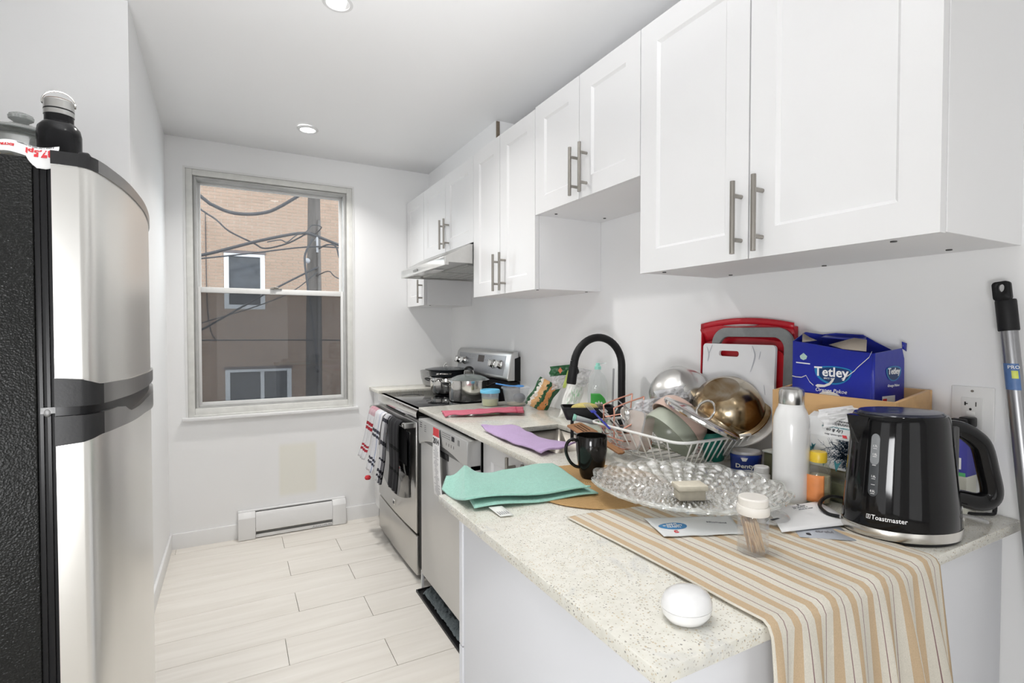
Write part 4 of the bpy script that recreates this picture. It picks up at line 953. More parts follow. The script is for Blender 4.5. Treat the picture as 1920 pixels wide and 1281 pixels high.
# snack bag, white bag, soap, faucet ------------------------------------------------
def bagmat():
    m = bpy.data.materials.new('printed_snack_bag'); N, L = nt(m); b = N['Principled BSDF']; b.inputs['Roughness'].default_value = .22
    tc = N.new('ShaderNodeTexCoord'); sp = N.new('ShaderNodeSeparateXYZ'); L.new(tc.outputs['UV'], sp.inputs[0])
    n = N.new('ShaderNodeTexNoise'); n.inputs['Scale'].default_value = 9; n.inputs['Detail'].default_value = 3; L.new(tc.outputs['UV'], n.inputs['Vector'])
    a = N.new('ShaderNodeMath'); a.operation = 'MULTIPLY_ADD'; a.inputs[1].default_value = .35; L.new(n.outputs[0], a.inputs[0]); L.new(sp.outputs[0], a.inputs[2])
    r = N.new('ShaderNodeValToRGB'); r.color_ramp.interpolation = 'CONSTANT'; e = r.color_ramp.elements
    e[0].color = (.012, .075, .025, 1); e[1].position = .28; e[1].color = (.70, .68, .62, 1)
    for p, c in ((.40, (.65, .38, .17)), (.62, (.012, .075, .025)), (.78, (.60, .25, .08)), (1.0, (.62, .10, .04)), (1.15, (.012, .075, .025))):
        q = e.new(min(p, 1)); q.color = (*c, 1)
    L.new(a.outputs[0], r.inputs[0])
    n2 = N.new('ShaderNodeTexNoise'); n2.inputs['Scale'].default_value = 60; n2.inputs['Detail'].default_value = 4; L.new(tc.outputs['UV'], n2.inputs['Vector'])
    mx = N.new('ShaderNodeMix'); mx.data_type = 'RGBA'; mx.blend_type = 'OVERLAY'; mx.inputs[0].default_value = .8; L.new(r.outputs[0], mx.inputs[6]); L.new(n2.outputs[0], mx.inputs[7]); L.new(mx.outputs[2], b.inputs['Base Color'])
    return m
def pillow(o, X_, Y_, w, h, th, crumple=.006, seed=0, nu=22, nv=26):
    """closed two-sided bag: o centre, X_ / Y_ unit vectors across and up"""
    X_, Y_ = Vector(X_).normalized(), Vector(Y_).normalized(); Nn = X_.cross(Y_)
    m = M()
    for sg in (1, -1):
        def fn(u, v, sg=sg):
            q = (1 - abs(2 * u - 1) ** 2.4) * (1 - abs(2 * v - 1) ** 3)
            k = (vn(u * 7, v * 7, seed) - .5) * crumple * 2 + (vn(u * 15, v * 15, seed + 3) - .5) * crumple
            edge = min(u, v, 1 - u, 1 - v) * 8; edge = min(1, edge)
            return Vector(o) + X_ * (u - .5) * w * (1 - .06 * math.sin(v * 9 + seed)) + Y_ * (v - .5) * h + Nn * sg * (th / 2 * max(q, 0) + k * edge * sg)
        m.grid(fn if sg > 0 else (lambda u, v, f=fn: f(1 - u, v)), nu, nv)
    return m
t = thing('snack_bag', 'crumpled green and orange printed snack bag leaning on the wall', 'bag', (1.385, 2.19, CZ))
X_ = dr(.75, .0, .45)
pillow((1.375, 2.235, CZ + .075), dr(.80, 0, -.42), dr(.5, .1, .8), .115, .155, .05, .008, 3).out('pouch', bagmat(), t, world=True, smooth=50)
t2 = pillow((1.412, 2.13, CZ + .205), dr(1, 0, .1), dr(.12, .05, 1), .105, .05, .014, .003, 8).out('top_flap', pm('green_foil', (.012, .10, .03), .25, noise=(40, .2)), t, world=True, smooth=50)
pillow((1.405, 2.135, CZ + .150), dr(1, 0, .15), dr(.10, .0, 1), .065, .075, .01, .006, 5).out('clear_panel', clear('cellophane', (.93, .93, .93), .35, .1, bump=(60, .8), bodycol=(.75, .75, .75)), t, world=True, smooth=50)
o_ = Vector((1.402, 2.118, CZ + .207)) - FW * .008
M().prism([(0, .016), (.011, 0), (0, -.016), (-.011, 0)], 0, .001, 'z').xf(Matrix.Translation(o_) @ axes(-FW, RT).to_4x4()).out('emblem', pm('orange_emblem', (.65, .20, .08), .5, noise=(30, .2)), t, world=True)
pillow((1.425, 2.095, CZ + .165), dr(.3, 0, 1), dr(-.9, 0, .2), .09, .016, .008, .002, 6, 14, 6).out('tie_strip', pm('lime_strip', (.45, .55, .12), .5, noise=(40, .2)), t, world=True, smooth=50)
t = thing('clear_wrapper', 'crumpled clear plastic wrapper left of the snack bag', 'wrapper', (1.40, 2.36, CZ))
pillow((1.405, 2.335, CZ + .028), dr(1, 0, .35), dr(-.3, .2, 1), .09, .055, .03, .012, 9).out('film', MATS['cellophane'], t, world=True, smooth=40)
t = thing('white_bag', 'white plastic pouch with green print leaning by the faucet', 'bag', (1.385, 1.97, CZ))
pillow((1.375, 1.975, CZ + .085), dr(.95, 0, .28), dr(.28, .05, 1), .095, .165, .045, .008, 12).out('pouch', pm('white_pouch', (.80, .80, .77), .3, noise=(30, .06)), t, world=True, smooth=50)
m = M()
for k in range(26):
    a, b = hsh(k, 1) * .06 - .03, hsh(k, 2) * .06 - .02
    o_ = Vector((1.375, 1.975, CZ + .085)) + dr(.95, 0, .28) * a + dr(.28, .05, 1) * b - FW * .030
    m.tube([o_, o_ + dr(hsh(k, 4) - .3, 0, 1) * .014], .0009, 5)
m.out('print', pm('pale_green_ink', (.35, .62, .38), .6, noise=(40, .2)), t, world=True, kind='stuff')
pillow((1.395, 1.945, CZ + .19), dr(1, 0, -.2), dr(.3, .1, 1), .085, .08, .02, .012, 14).out('open_top', MATS['cellophane'], t, world=True, smooth=50)

t = thing('soap_bottle', 'clear dish soap bottle with green label and mint cap behind faucet', 'bottle', (1.375, 1.785, CZ), rot=Euler((0, 0, math.radians(-28))))
def bot(prof, sx, sy): return M().lathe(prof, 36, sx, sy)
bot([(0, 0), (.040, 0), (.043, .004), (.043, .10), (.044, .14), (.040, .185), (.030, .208), (.016, .222), (.013, .228), (.013, .236), (0, .236)], 1, .58).out('bottle', clear('bottle_clear', (.93, .95, .95), .12, .06, bump=(40, .4)), t)
bot([(0, .235), (.014, .235), (.014, .247), (.010, .250), (.008, .262), (0, .263)], 1, 1).out('cap', pm('mint_cap', (.30, .66, .55), .4, noise=(30, .05)), t)
M().tube([(.004, 0, .259), (.035, -.002, .262)], .0015, 6).out('spout_tip', clear('cap_clear', (.8, .95, .9), .3, .1), t)
bot([(0, .003), (.0395, .004), (.0415, .010), (.0415, .06), (0, .06)], 1, .55).out('soap', pm('green_soap', (.10, .45, .12), .1, noise=(20, .05)), t)
def oval(a, z, r=.0434, ry=.0434 * .58, h=0):  # arc position a across the front, z up
    th = -PI / 2 + a / .038; th = max(-PI + .3, min(-.3, th))
    n_ = Vector((math.cos(th) / r, math.sin(th) / ry, 0)).normalized()
    return Vector((r * math.cos(th), ry * math.sin(th), z)) + n_ * (h + .0006)
def lab(u, v):
    w = .034 * (1 - max(0, (v - .55) / .45) ** 2.2 * .9)
    x = -.030 + (u) * (.030 + w) if v > .0 else 0
    return oval(-.032 + u * (.032 + w), .012 + v * .122 - (1 - u) * 0, h=.0002)
M().grid(lab, 16, 20).out('label', pm('green_label', (.06, .42, .07), .4, noise=(12, .35)), t, solid=.0003)
lettering('molive', .017, lambda x, y, h: oval(x * 1.0 + .001, y + .068, h=h + .0008), whiteink, t, bold=.0003)
m = M()
for a in (-.010, 0, .010): m.prism([(a, .083), (a + .005, .093), (a, .105 if a == 0 else .099), (a - .005, .093)], 0, .0001)
m.v = [oval(p.x, p.y, h=.0008 + p.z) for p in m.v]; m.out('leaf_mark', whiteink, t)
m = M()
for q in (.030, .038, .046): m.grid(lambda u, v, q=q: oval(-.022 + u * .044, q + v * .0018, h=.0008), 8, 1)
m.out('small_print', pm('lime_ink', (.45, .75, .1), .5, noise=(20, .1)), t)
tag(M().box(-.004, .004, -.004, .004, 0, .238).xf(Matrix.Translation((1.437, 1.765, CZ)) @ Euler((0, .03, 0)).to_matrix().to_4x4()).out('bottle_brush', pm('grey_handle', (.38, .38, .39), .35, noise=(20, .1)), bev=.003), 'slim grey handle standing behind the soap bottle', 'brush')

t = thing('faucet', 'tall matt black gooseneck kitchen faucet behind the sink', 'faucet', (1.385, 1.642, CZ))
M().lathe([(0, 0), (.030, 0), (.030, .006), (.024, .010), (.024, .07), (.018, .078), (.0155, .082), (0, .082)], 32).out('base', black_mt, t)
R_ = .112
pts = [(0, 0, .08), (0, 0, .18), (0, 0, .255)] + [Vector((-R_ + R_ * math.cos(a), .005 * a, .262 + .112 * math.sin(a))) for a in [PI * k / 20 * .94 for k in range(21)]]
M().tube(pts, .0152, 18).out('spout', black_mt, t)
e = Vector(pts[-1]); d_ = Vector((-.16, .02, -1)).normalized()
M().tube([e - d_ * .0, e + d_ * .02, e + d_ * .022, e + d_ * .085, e + d_ * .09], [.0155, .0158, .018, .019, .017], 18).out('spray_head', black_mt, t)
M().ell(e + d_ * .04 + Vector((.016, -.006, 0)), (.007, .008, .011)).out('button', black_pl, t)
M().tube([(.0, .024, .045), (.0, .05, .055), (0, .085, .09)], [.009, .007, .006], 10).out('lever', black_mt, t)

# ------------------------------------------------------------------ dish rack and its load
RX0, RX1, RY0, RY1, RZ = 1.030, 1.375, .985, 1.385, 1.030     # rim
BX0, BX1, BY0, BY1, BZ = 1.085, 1.352, 1.045, 1.350, .948      # floor of the basket
wirem = pm('white_coated_wire', (.82, .82, .80), .35, noise=(30, .04))
t = thing('dish_rack', 'white wire dish rack filled with drying dishes', 'dish rack', (1.21, 1.19, CZ))
rim = [(x, y, RZ) for x, y in rrect(RX0, RX1, RY0, RY1, .04, 5)]
M().tube(rim, .0042, 8, closed=True).out('rim', wirem, t, world=True)
M().tube([(x, y, BZ) for x, y in rrect(BX0, BX1, BY0, BY1, .03, 4)], .003, 6, closed=True).out('base_ring', wirem, t, world=True)
def wire(p, q, r=.0022):
    M().tube([p, q], r, 6).out('wire', wirem, t, world=True)
ny, nx = 9, 12
for k in range(ny):
    f = (k + .5) / ny
    for sx_ in (0, 1): wire((RX0 if not sx_ else RX1, RY0 + .03 + (RY1 - RY0 - .06) * f, RZ), (BX0 if not sx_ else BX1, BY0 + .01 + (BY1 - BY0 - .02) * f, BZ))
for k in range(nx):
    f = (k + .5) / nx
    for sy_ in (0, 1): wire((RX0 + .03 + (RX1 - RX0 - .06) * f, RY0 if not sy_ else RY1, RZ), (BX0 + .01 + (BX1 - BX0 - .02) * f, BY0 if not sy_ else BY1, BZ))
for k in range(8):
    y = BY0 + (BY1 - BY0) * (k + .5) / 8; wire((BX0, y, BZ), (BX1, y, BZ), .0018)
for k in range(6):
    x = BX0 + .015 + k * .035
    M().tube(arc((x, 1.30, BZ), .015, 0, PI, 8, (1, 0, 0), (0, 0, 3.0)), .002, 6).out('plate_prong', wirem, t, world=True)
for x, y in ((BX0 + .02, BY0 + .01), (BX1 - .02, BY0 + .01), (BX0 + .02, BY1 - .01), (BX1 - .02, BY1 - .01)):
    M().tube([(x, y, BZ), (x, y, CZ + .001)], .0035, 8).out('foot', wirem, t, world=True)

def bowl_prof(r, h, rb, t_=.003, lip=0):
    return [(0, 0), (rb, 0), (rb + (r - rb) * .45, h * .12), (r * .93, h * .45), (r, h), (r + lip, h + .001), (r + lip, h + .003), (r - t_, h + .001), (r * .93 - t_, h * .47), (rb + (r - rb) * .42, h * .16), (rb * .9, t_), (0, t_)]
def put(name, label, cat, c, zax, prof, mat, group=None, n=56, part=None):
    """round dish whose opening looks along zax, c = centre of its rim plane"""
    h = max(z for r, z in prof)
    t_ = thing(name, label, cat, Vector(c) - Vector(zax).normalized() * h, rot=axes(zax), group=group)
    M().lathe(prof, n).out(part or 'body', mat, t_)
    return t_
sage = pm('sage_ceramic', (.42, .45, .37), .25, noise=(6, .06), bump=(120, .05)); rose = pm('rose_ceramic', (.62, .45, .38), .25, noise=(6, .05), bump=(120, .05))
opn = dr(-.70, -.20, -.62)
flat_p = lambda r, h: [(0, 0), (r * .70, 0), (r * .80, .004), (r * .92, h * .28), (r * .985, h * .7), (r, h), (r - .003, h), (r * .955, h * .7), (r * .89, h * .30), (r * .78, .008), (0, .006)]
put('serving_bowl', 'sage green bowl standing on edge in the dish rack', 'bowl', (1.116, 1.120, 1.020), opn, flat_p(.082, .060), sage, 'bowls on edge in the dish rack')
put('serving_bowl', 'dusty pink bowl nested behind the sage green bowl', 'bowl', (1.146, 1.118, 1.050), opn, flat_p(.086, .060), rose, 'bowls on edge in the dish rack')
put('drinking_cup', 'teal plastic cup standing in the dish rack under the lid', 'cup', (1.233, 1.062, 1.033), dr(-.12, 0, 1), [(0, 0), (.026, 0), (.028, .003), (.034, .085), (.032, .085), (.026, .004), (0, .003)], pm('teal_plastic', (.015, .20, .155), .35, noise=(20, .06)))
# steel pot lid
lx = dr(.86, -.10, -.44); ln = (dr(.44, -.10, .88))
t = thing('pot_lid', 'shiny steel pot lid with loop handle leaning across the bowls', 'lid', (1.146, 1.02, 1.086), rot=axes(ln, lx))
M().lathe([(.100, -.006), (.108, -.008), (.111, -.004), (.111, .002), (.106, .006), (.09, .009), (.06, .014), (.03, .017), (0, .018), (0, .015), (.03, .014), (.06, .011), (.09, .006), (.103, .001)], 64).out('dome', steel_pol, t)
M().tube(smoothpts([(-.022, .0, .016), (-.020, 0, .034), (-.008, 0, .050), (.010, 0, .050), (.022, 0, .034), (.022, 0, .016)], 4), .0042, 8, flat=.8).out('handle', steel_pol, t)
# big mixing bowl upside down, with heat tint
def tint():
    m = bpy.data.materials.new('heat_tinted_steel'); N, L = nt(m); b = N['Principled BSDF']; b.inputs['Metallic'].default_value = 1; b.inputs['Roughness'].default_value = .2
    tc = N.new('ShaderNodeTexCoord'); n = N.new('ShaderNodeTexNoise'); n.inputs['Scale'].default_value = 9; n.inputs['Detail'].default_value = 6; n.inputs['Distortion'].default_value = .8; L.new(tc.outputs['Object'], n.inputs['Vector'])
    r = N.new('ShaderNodeValToRGB'); e = r.color_ramp.elements; e[0].position = .36; e[0].color = (.60, .55, .46, 1); e[1].position = .62; e[1].color = (.26, .16, .07, 1); q = e.new(.48); q.color = (.46, .36, .23, 1); L.new(n.outputs[0], r.inputs[0])
    L.new(r.outputs[0], b.inputs['Base Color']); return m
bigax = dr(.42, .46, -.78)
put('mixing_bowl', 'large heat-tinted steel mixing bowl upside down in the dish rack', 'bowl', (1.335, 1.085, 1.078), bigax, [(0, 0), (.052, 0), (.056, .003), (.075, .014), (.096, .045), (.106, .090), (.118, .094), (.119, .097), (.105, .093), (.094, .047), (.073, .017), (.052, .004), (0, .003)], tint())
put('dinner_plate', 'white rimmed plate behind the tinted mixing bowl', 'plate', (1.358, 1.080, 1.062), bigax, [(0, 0), (.07, 0), (.085, .006), (.122, .011), (.123, .014), (.085, .010), (.07, .004), (0, .004)], pm('white_china', (.76, .75, .72), .15, noise=(20, .02)))
put('mixing_bowl', 'plain steel mixing bowl leaning at the back of the dish rack', 'bowl', (1.322, 1.268, 1.108), dr(.62, .40, -.55), [(0, 0), (.05, 0), (.055, .003), (.078, .02), (.094, .055), (.100, .085), (.104, .087), (.098, .087), (.092, .056), (.075, .023), (.05, .003), (0, .003)], steel)
# clear things
t = thing('clear_container', 'clear plastic food container standing in the left of the rack', 'container', (1.108, 1.225, 1.020), rot=axes(dr(-.85, -.45, .25), UP))
M().prism(rrect(-.062, .055, -.040, .040, .02, 5), -.012, .03, 'z').out('shell', clear('cloudy_plastic', (.92, .89, .87), .42, .12, bodycol=(.84, .76, .70)), t, solid=.001)
M().tube([(x, y, .031) for x, y in rrect(-.066, .059, -.044, .044, .022, 5)], .0028, 6, closed=True).out('rim', MATS['clear_plastic'], t)
t = thing('plastic_bag', 'crumpled clear plastic bag draped over the rack dishes', 'bag', (1.25, 1.22, 1.09))
pillow((1.235, 1.205, 1.112), dr(1, 0, .22), dr(-.1, .3, 1), .115, .075, .03, .014, 21, 30, 24).out('film', clear('bag_film', (.95, .95, .96), .40, .08, bump=(45, 1.0), bodycol=(.80, .81, .83)), t, world=True, smooth=40)
pillow((1.145, 1.225, 1.085), dr(1, 0, .15), dr(.1, .3, 1), .10, .06, .02, .014, 25, 26, 20).out('film_tail', MATS['bag_film'], t, world=True, smooth=40)
# copper cutlery holder hung on the rack end, and cutlery
cop = pm('rose_copper_wire', (.72, .36, .27), .28, .85, noise=(30, .1))
t = thing('cutlery_basket', 'rose copper wire basket for cutlery at the rack end', 'basket', (1.07, 1.29, 1.0))
def cw(pts, closed=False, nm='wire'): M().tube(pts, .0024, 6, closed=closed).out(nm, cop, t, world=True)
for (u0, f0) in ((0, 0), (.02, -.075)):
    o_ = Vector((1.082, 1.372, .985)) + FW * f0 * 1.0 + RT * u0
    cw(smoothpts([o_, o_ + UP * .085, o_ + UP * .100 + RT * .006, o_ + RT * .085 + UP * .130, o_ + RT * .093 + UP * .122, o_ + RT * .080 + UP * .015], 3), nm='frame')
for z in (.965, .99, 1.015):
    cw([(1.047, 1.23, z), (1.13, 1.20, z), (1.14, 1.33, z), (1.057, 1.36, z)], True)
for k in range(5): 
    cw([(1.049 + .02 * k, 1.229 - .007 * k, .965), (1.059 + .02 * k, 1.359 - .007 * k, .965)])
cw([(1.055, 1.33, 1.05), (1.13, 1.29, 1.065), (1.155, 1.27, 1.10)])
cw([(1.05, 1.25, 1.02), (1.12, 1.22, 1.06)])
def cutlery(name, label, p, q, kind, mat2=None, group='cutlery in the copper basket'):
    p, q = Vector(p), Vector(q); d = (q - p).normalized(); L_ = (q - p).length
    t_ = thing(name, label, 'cutlery', p, rot=axes(-FW * .6 + UP * .8 - d * (-FW * .6 + UP * .8).dot(d), d), group=group)
    if kind == 'fork':
        M().box(0, L_ * .62, -.0035, .0035, -.001, .001).box(L_ * .62, L_ * .72, -.009, .009, -.001, .001).out('handle', mat2 or steel_pol, t_, bev=.0008)
        for k in range(4): M().box(L_ * .715, L_, -.009 + k * .0052, -.0066 + k * .0052, -.0008, .0008).out('tine', steel_pol, t_)
    elif kind == 'spoon':
        M().box(0, L_ * .72, -.0035, .0035, -.001, .001).out('handle', steel_pol, t_, bev=.0008)
        M().lathe([(0, -.006), (.010, -.004), (.015, 0), (.014, .0005), (.009, -.003), (0, -.005)], 24, 1.5, 1, c=(L_ * .86, 0, .002)).out('bowl', steel_pol, t_)
    else:
        M().box(0, L_ * .5, -.006, .006, -.003, .003).out('handle', mat2 or black_pl, t_, bev=.002)
        M().prism([(L_ * .5, -.006), (L_, -.001), (L_, .002), (L_ * .5, .006)], -.0006, .0006).out('blade', steel_pol, t_)
bluep = pm('cobalt_plastic', (.01, .02, .32), .35, noise=(20, .06))
cutlery('fork', 'blue-handled fork lying highest across the cutlery basket', (1.005, 1.245, 1.030), (1.085, 1.475, 1.072), 'fork', bluep)
cutlery('fork', 'plain steel fork beside the blue-handled fork', (1.035, 1.235, 1.030), (1.105, 1.435, 1.078), 'fork')
cutlery('knife', 'black-handled knife under the forks in the basket', (1.045, 1.22, 1.02), (1.115, 1.44, 1.055), 'knife')
cutlery('spoon', 'steel spoon standing with its bowl up in the basket', (1.09, 1.235, .985), (1.072, 1.262, 1.082), 'spoon')
cutlery('spoon', 'steel spoon leaning behind the standing spoon in the basket', (1.125, 1.215, .985), (1.10, 1.262, 1.075), 'spoon')
cutlery('knife', 'copper-coloured knife lying low inside the dish rack', (1.075, 1.25, .99), (1.16, 1.12, .966), 'knife', cop)
cutlery('fork', 'copper-coloured fork lying low inside the dish rack', (1.065, 1.28, 1.00), (1.15, 1.16, .975), 'fork', cop)
cutlery('knife', 'copper-coloured flat turner standing tallest in the basket', (1.13, 1.20, 1.02), (1.115, 1.34, 1.10), 'knife', cop)
woodsp = pm('oiled_wood', (.30, .14, .055), .45, noise=(12, .4), stretch=(1, 6, 6), bump=(60, .2))
d = (Vector((.985, 1.165, .975)) - Vector((1.012, 1.442, 1.012)))
t = thing('wooden_spatula', 'slotted brown wooden spatula resting on the rack end', 'spatula', (1.012, 1.442, 1.012), rot=axes(-FW * .3 + UP * 1.0 - d.normalized() * (-FW * .3 + UP).dot(d.normalized()), d))
out_ = [(a * 1.0, b * 1.25) for a, b in [(0, -.020), (.004, -.024), (.10, -.026), (.13, -.016), (.16, -.009), (.28, -.009), (.285, 0), (.28, .009), (.16, .009), (.13, .016), (.10, .024), (.004, .020), (0, .016)]]
M().prism(out_, -.003, .003, 'z').out('paddle', woodsp, t, bev=.0015)
for k in (-1, 0, 1): M().box(.02, .085, k * .011 - .002, k * .011 + .002, .0028, .0036).out('slot', pm('slot_dark', (.05, .025, .01), .8, noise=(30, .2)), t)
t = thing('sink_caddy', 'black plastic sink caddy holding a sponge by the faucet', 'caddy', (1.125, 1.53, .955), rot=Euler((0, 0, math.radians(-28))))
ma = M(); o = rrect(-.085, .10, -.04, .05, .012, 4); i = rrect(-.07, .085, -.028, .038, .01, 4); n = len(o)
ma.add([(x, y, .095) for x, y in o] + [(x, y, .055) for x, y in i], [(k, (k + 1) % n, n + (k + 1) % n, n + k) for k in range(n)] + [tuple(range(n, 2 * n))])
ma.out('tray', black_mt, t, solid=.003, smooth=50)
M().tube([(x, y, .096) for x, y in o], .0035, 6, closed=True).out('rim', black_mt, t)
M().box(-.055, -.045, -.01, .01, -.028, .057).box(.06, .07, -.01, .01, -.028, .057).out('leg', black_mt, t)
M().ell((-.002, .002, .092), (.052, .030, .019), 24, 12).out('sponge_dummy', pm('sponge_yellow', (.55, .46, .16), .95, noise=(80, .3), bump=(200, 1.0)), None).name = 'sponge'
sp_ = bpy.data.objects['sponge']; sp_.matrix_basis = t.matrix_basis.copy(); tag(sp_, 'yellow oval sponge sitting in the black sink caddy', 'sponge')
t = thing('dish_brush', 'clear-handled brush with mint green round end by the caddy', 'brush', (1.062, 1.500, 1.020), rot=axes(dr(-.95, .1, .22), FW))
M().lathe([(0, .0), (.010, .001), (.0125, .006), (.0125, .012), (0, .013)], 20).out('end_cap', pm('mint_rubber', (.30, .62, .50), .5, noise=(30, .06)), t)
M().lathe([(0, -.075), (.006, -.074), (.008, -.05), (.0105, .0), (0, .001)], 20).out('handle', pm('grey_clear_handle', (.42, .45, .45), .15, noise=(30, .1)), t)

# ------------------------------------------------------------------ boards leaning on the wall
def board_at(name, label, x, lean, y0, y1, z1, build):
    t_ = thing(name, label, 'cutting board' if 'tray' not in name else 'tray', (x - lean, (y0 + y1) / 2, CZ), rot=Euler((0, math.atan2(lean, z1 - CZ), 0)))
    build(t_, (y1 - y0) / 2, math.hypot(z1 - CZ, lean)); return t_
redp = pm('red_plastic', (.50, .012, .025), .3, noise=(9, .06))
def red(t_, w, h):
    # arched top rim with a slot, shallow walls, open towards the room
    def top(y, d=0): return h - .002 - .018 * (y / w) ** 2 * (1 if abs(y) < w else 1) - d
    n = 16
    m = M().box(-.004, 0, -w + .004, w - .004, .004, h - .065)
    m.out('back', redp, t_)
    m = M().box(-.018, .0, -w, -w + .004, 0, h - .030).box(-.018, 0, w - .004, w, 0, h - .030).box(-.018, 0, -w, w, 0, .004)
    m.out('side_wall', redp, t_)
    m = M()
    sl = (-.062, .075)  # slot
    poly_o = [(-w + 2 * w * k / n, top(-w + 2 * w * k / n)) for k in range(n + 1)]
    hole = [(-w + 2 * w * k / n, 0) for k in range(n + 1)]
    vs = []; fs = []
    for y, z in poly_o: 
        inn = sl[0] < y < sl[1]; q = ((y - (sl[0] + sl[1]) / 2) / ((sl[1] - sl[0]) / 2)) if inn else 1
        vs += [(-.018, y, z), (-.018, y, z - .020), (-.024, y, z - (.020 + (.009 * math.sqrt(max(0, 1 - q * q)) if inn else 0))), (-.008, y, z - .050), (-.004, y, z - .065)]
    for k in range(n):
        for j in (0, 2, 3): fs.append((k * 5 + j, k * 5 + 5 + j, k * 5 + 6 + j, k * 5 + 1 + j))
    m.add(vs, fs); m.out('arched_rim', redp, t_, solid=.003, smooth=40)
board_at('red_tray', 'red plastic tray with a handle slot leaning against the wall', 1.464, .010, .948, 1.290, 1.371, red)
gry = pm('grey_board', (.24, .25, .25), .5, noise=(60, .15), bump=(250, .4))
def grey(t_, w, h):
    o = rrect(-w, w, 0, h, .055, 8); i = rrect(-w + .030, w - .030, .03, h - .030, .035, 8); n = len(o)
    m = M(); m.add([(-.012, y, z) for y, z in o] + [(-.012, y, z) for y, z in i] + [(0, y, z) for y, z in o] + [(0, y, z) for y, z in i],
        [(k, (k + 1) % n, n + (k + 1) % n, n + k) for k in range(n)] + [(2 * n + k, 3 * n + k, 3 * n + (k + 1) % n, 2 * n + (k + 1) % n) for k in range(n)] +
        [(k, 2 * n + k, 2 * n + (k + 1) % n, (k + 1) % n) for k in range(n)] + [(n + k, n + (k + 1) % n, 3 * n + (k + 1) % n, 3 * n + k) for k in range(n)])
    m.out('frame', gry, t_, bev=.003)
    M().prism([(y, z) for y, z in rrect(-w + .030, w - .030, .03, h - .07, .02, 6)], -.009, -.003, 'x').out('panel', pm('red_board', (.46, .012, .02), .35, noise=(9, .06)), t_)
board_at('cutting_board', 'grey-rimmed red cutting board between red tray and white board', 1.437, .014, .936, 1.227, 1.338, grey)
def marb():
    m = pm('white_marble_print', (.80, .80, .81), .2, noise=(3, .02)); N, L = nt(m); return m
def white_b(t_, w, h):
    o = rrect(-w, w, 0, h, .012, 5); s = rrect(-.008, .068, h - .040, h - .022, .008, 5); n = len(o); k2 = len(s)
    m = M()
    bm = bmesh.new()
    vo = [bm.verts.new((-.009, y, z)) for y, z in o]; vi = [bm.verts.new((-.009, y, z)) for y, z in s]
    eo = [bm.edges.new((vo[k], vo[(k + 1) % n])) for k in range(n)] + [bm.edges.new((vi[k], vi[(k + 1) % k2])) for k in range(k2)]
    bmesh.ops.triangle_fill(bm, edges=eo, use_beauty=True, use_dissolve=False)
    bm.verts.ensure_lookup_table(); bm.verts.index_update()
    m.add([v.co.copy() for v in bm.verts], [tuple(v.index for v in f.verts) for f in bm.faces])
    bm.free()
    m.out('board', marb(), t_, solid=.009, smooth=0)
    vein = pm('grey_vein', (.42, .43, .46), .3, noise=(30, .2))
    for pts, r in (([(-.0195, -.055, h - .003), (-.0195, -.066, h - .03), (-.0195, -.062, h - .055), (-.0195, -.052, h - .085)], .0022), ([(-.0195, -.085, h - .02), (-.0195, -.08, h - .045)], .0012), ([(-.0195, .118, h - .01), (-.0195, .108, h - .035), (-.0195, .112, h - .06)], .002), ([(-.0195, .095, h - .004), (-.0195, .108, h - .035)], .0014), ([(-.0195, -.10, h - .12), (-.0195, -.105, h - .15)], .0012)):
        q = smoothpts(pts, 4); m = M().tube(q, [r * math.sin(PI * (k + .6) / (len(q) + .2)) + .0002 for k in range(len(q))], 6, flat=1)
        m.v = [Vector((-.0186 if p.x < -.0195 else -.0182, p.y, p.z)) for p in m.v]
        m.out('vein', vein, t_)
board_at('cutting_board', 'white marble-patterned cutting board with a slot, foremost of the boards', 1.422, .014, .978, 1.244, 1.285, white_b)

# ------------------------------------------------------------------ tea box, crate
crw = pm('bamboo_crate', (.62, .38, .17), .45, noise=(10, .16), stretch=(6, .8, 5), bump=(50, .1))
t = thing('wooden_crate', 'light bamboo crate against the wall holding the blue tea box', 'crate', (1.38, .74, CZ))
KX0, KX1, KY0, KY1, KT = 1.302, 1.462, .612, .915, 1.168
M().box(KX0, KX0 + .010, KY0, KY1, CZ, KT).out('front_panel', crw, t, world=True, bev=.0015)
M().box(KX1 - .010, KX1, KY0, KY1, CZ, KT + .02).out('back_panel', crw, t, world=True, bev=.0015)
for y in (KY0, KY1 - .010): M().prism([(KX0 + .010, CZ), (KX1 - .010, CZ), (KX1 - .010, KT + .02), (KX0 + .010, KT)], y, y + .010, 'y').out('end_panel', crw, t, world=True, bev=.001)
M().box(KX0 + .010, KX1 - .010, KY0 + .010, KY1 - .010, CZ + .11, CZ + .12).out('shelf', crw, t, world=True)
M().ell((KX0 - .0002, .642, 1.145), (.0006, .006, .009)).out('knot', pm('wood_knot', (.36, .15, .04), .5, noise=(30, .2)), t, world=True)
teab = pm('cobalt_card', (.012, .022, .30), .3, noise=(8, .25), bump=(25, .5))
teac = pm('grey_card_inside', (.36, .31, .26), .85, noise=(20, .1)); torn = pm('torn_paper', (.72, .70, .66), .9, noise=(40, .1), bump=(120, .6))
t = thing('tea_box', 'torn open blue cardboard tea box sitting in the bamboo crate', 'box', (1.39, .77, CZ + .12))
TX0, TX1, TY0, TY1, TB = 1.318, 1.448, .672, .868, CZ + .121
def sag(y): return 0
ztop = [(TY1, 1.302), (.855, 1.300), (.84, 1.298), (.80, 1.292), (.76, 1.286), (.72, 1.280), (.70, 1.278), (TY0, 1.276)]
def wallp(x, pts, name='front_panel', mat=teab, nrm=-1):
    P2 = [(y, TB) for y, z in pts][::-1]
    return M().prism(pts + P2, x, x + .002, 'x').out(name, mat, t, world=True)
wallp(TX0, ztop)
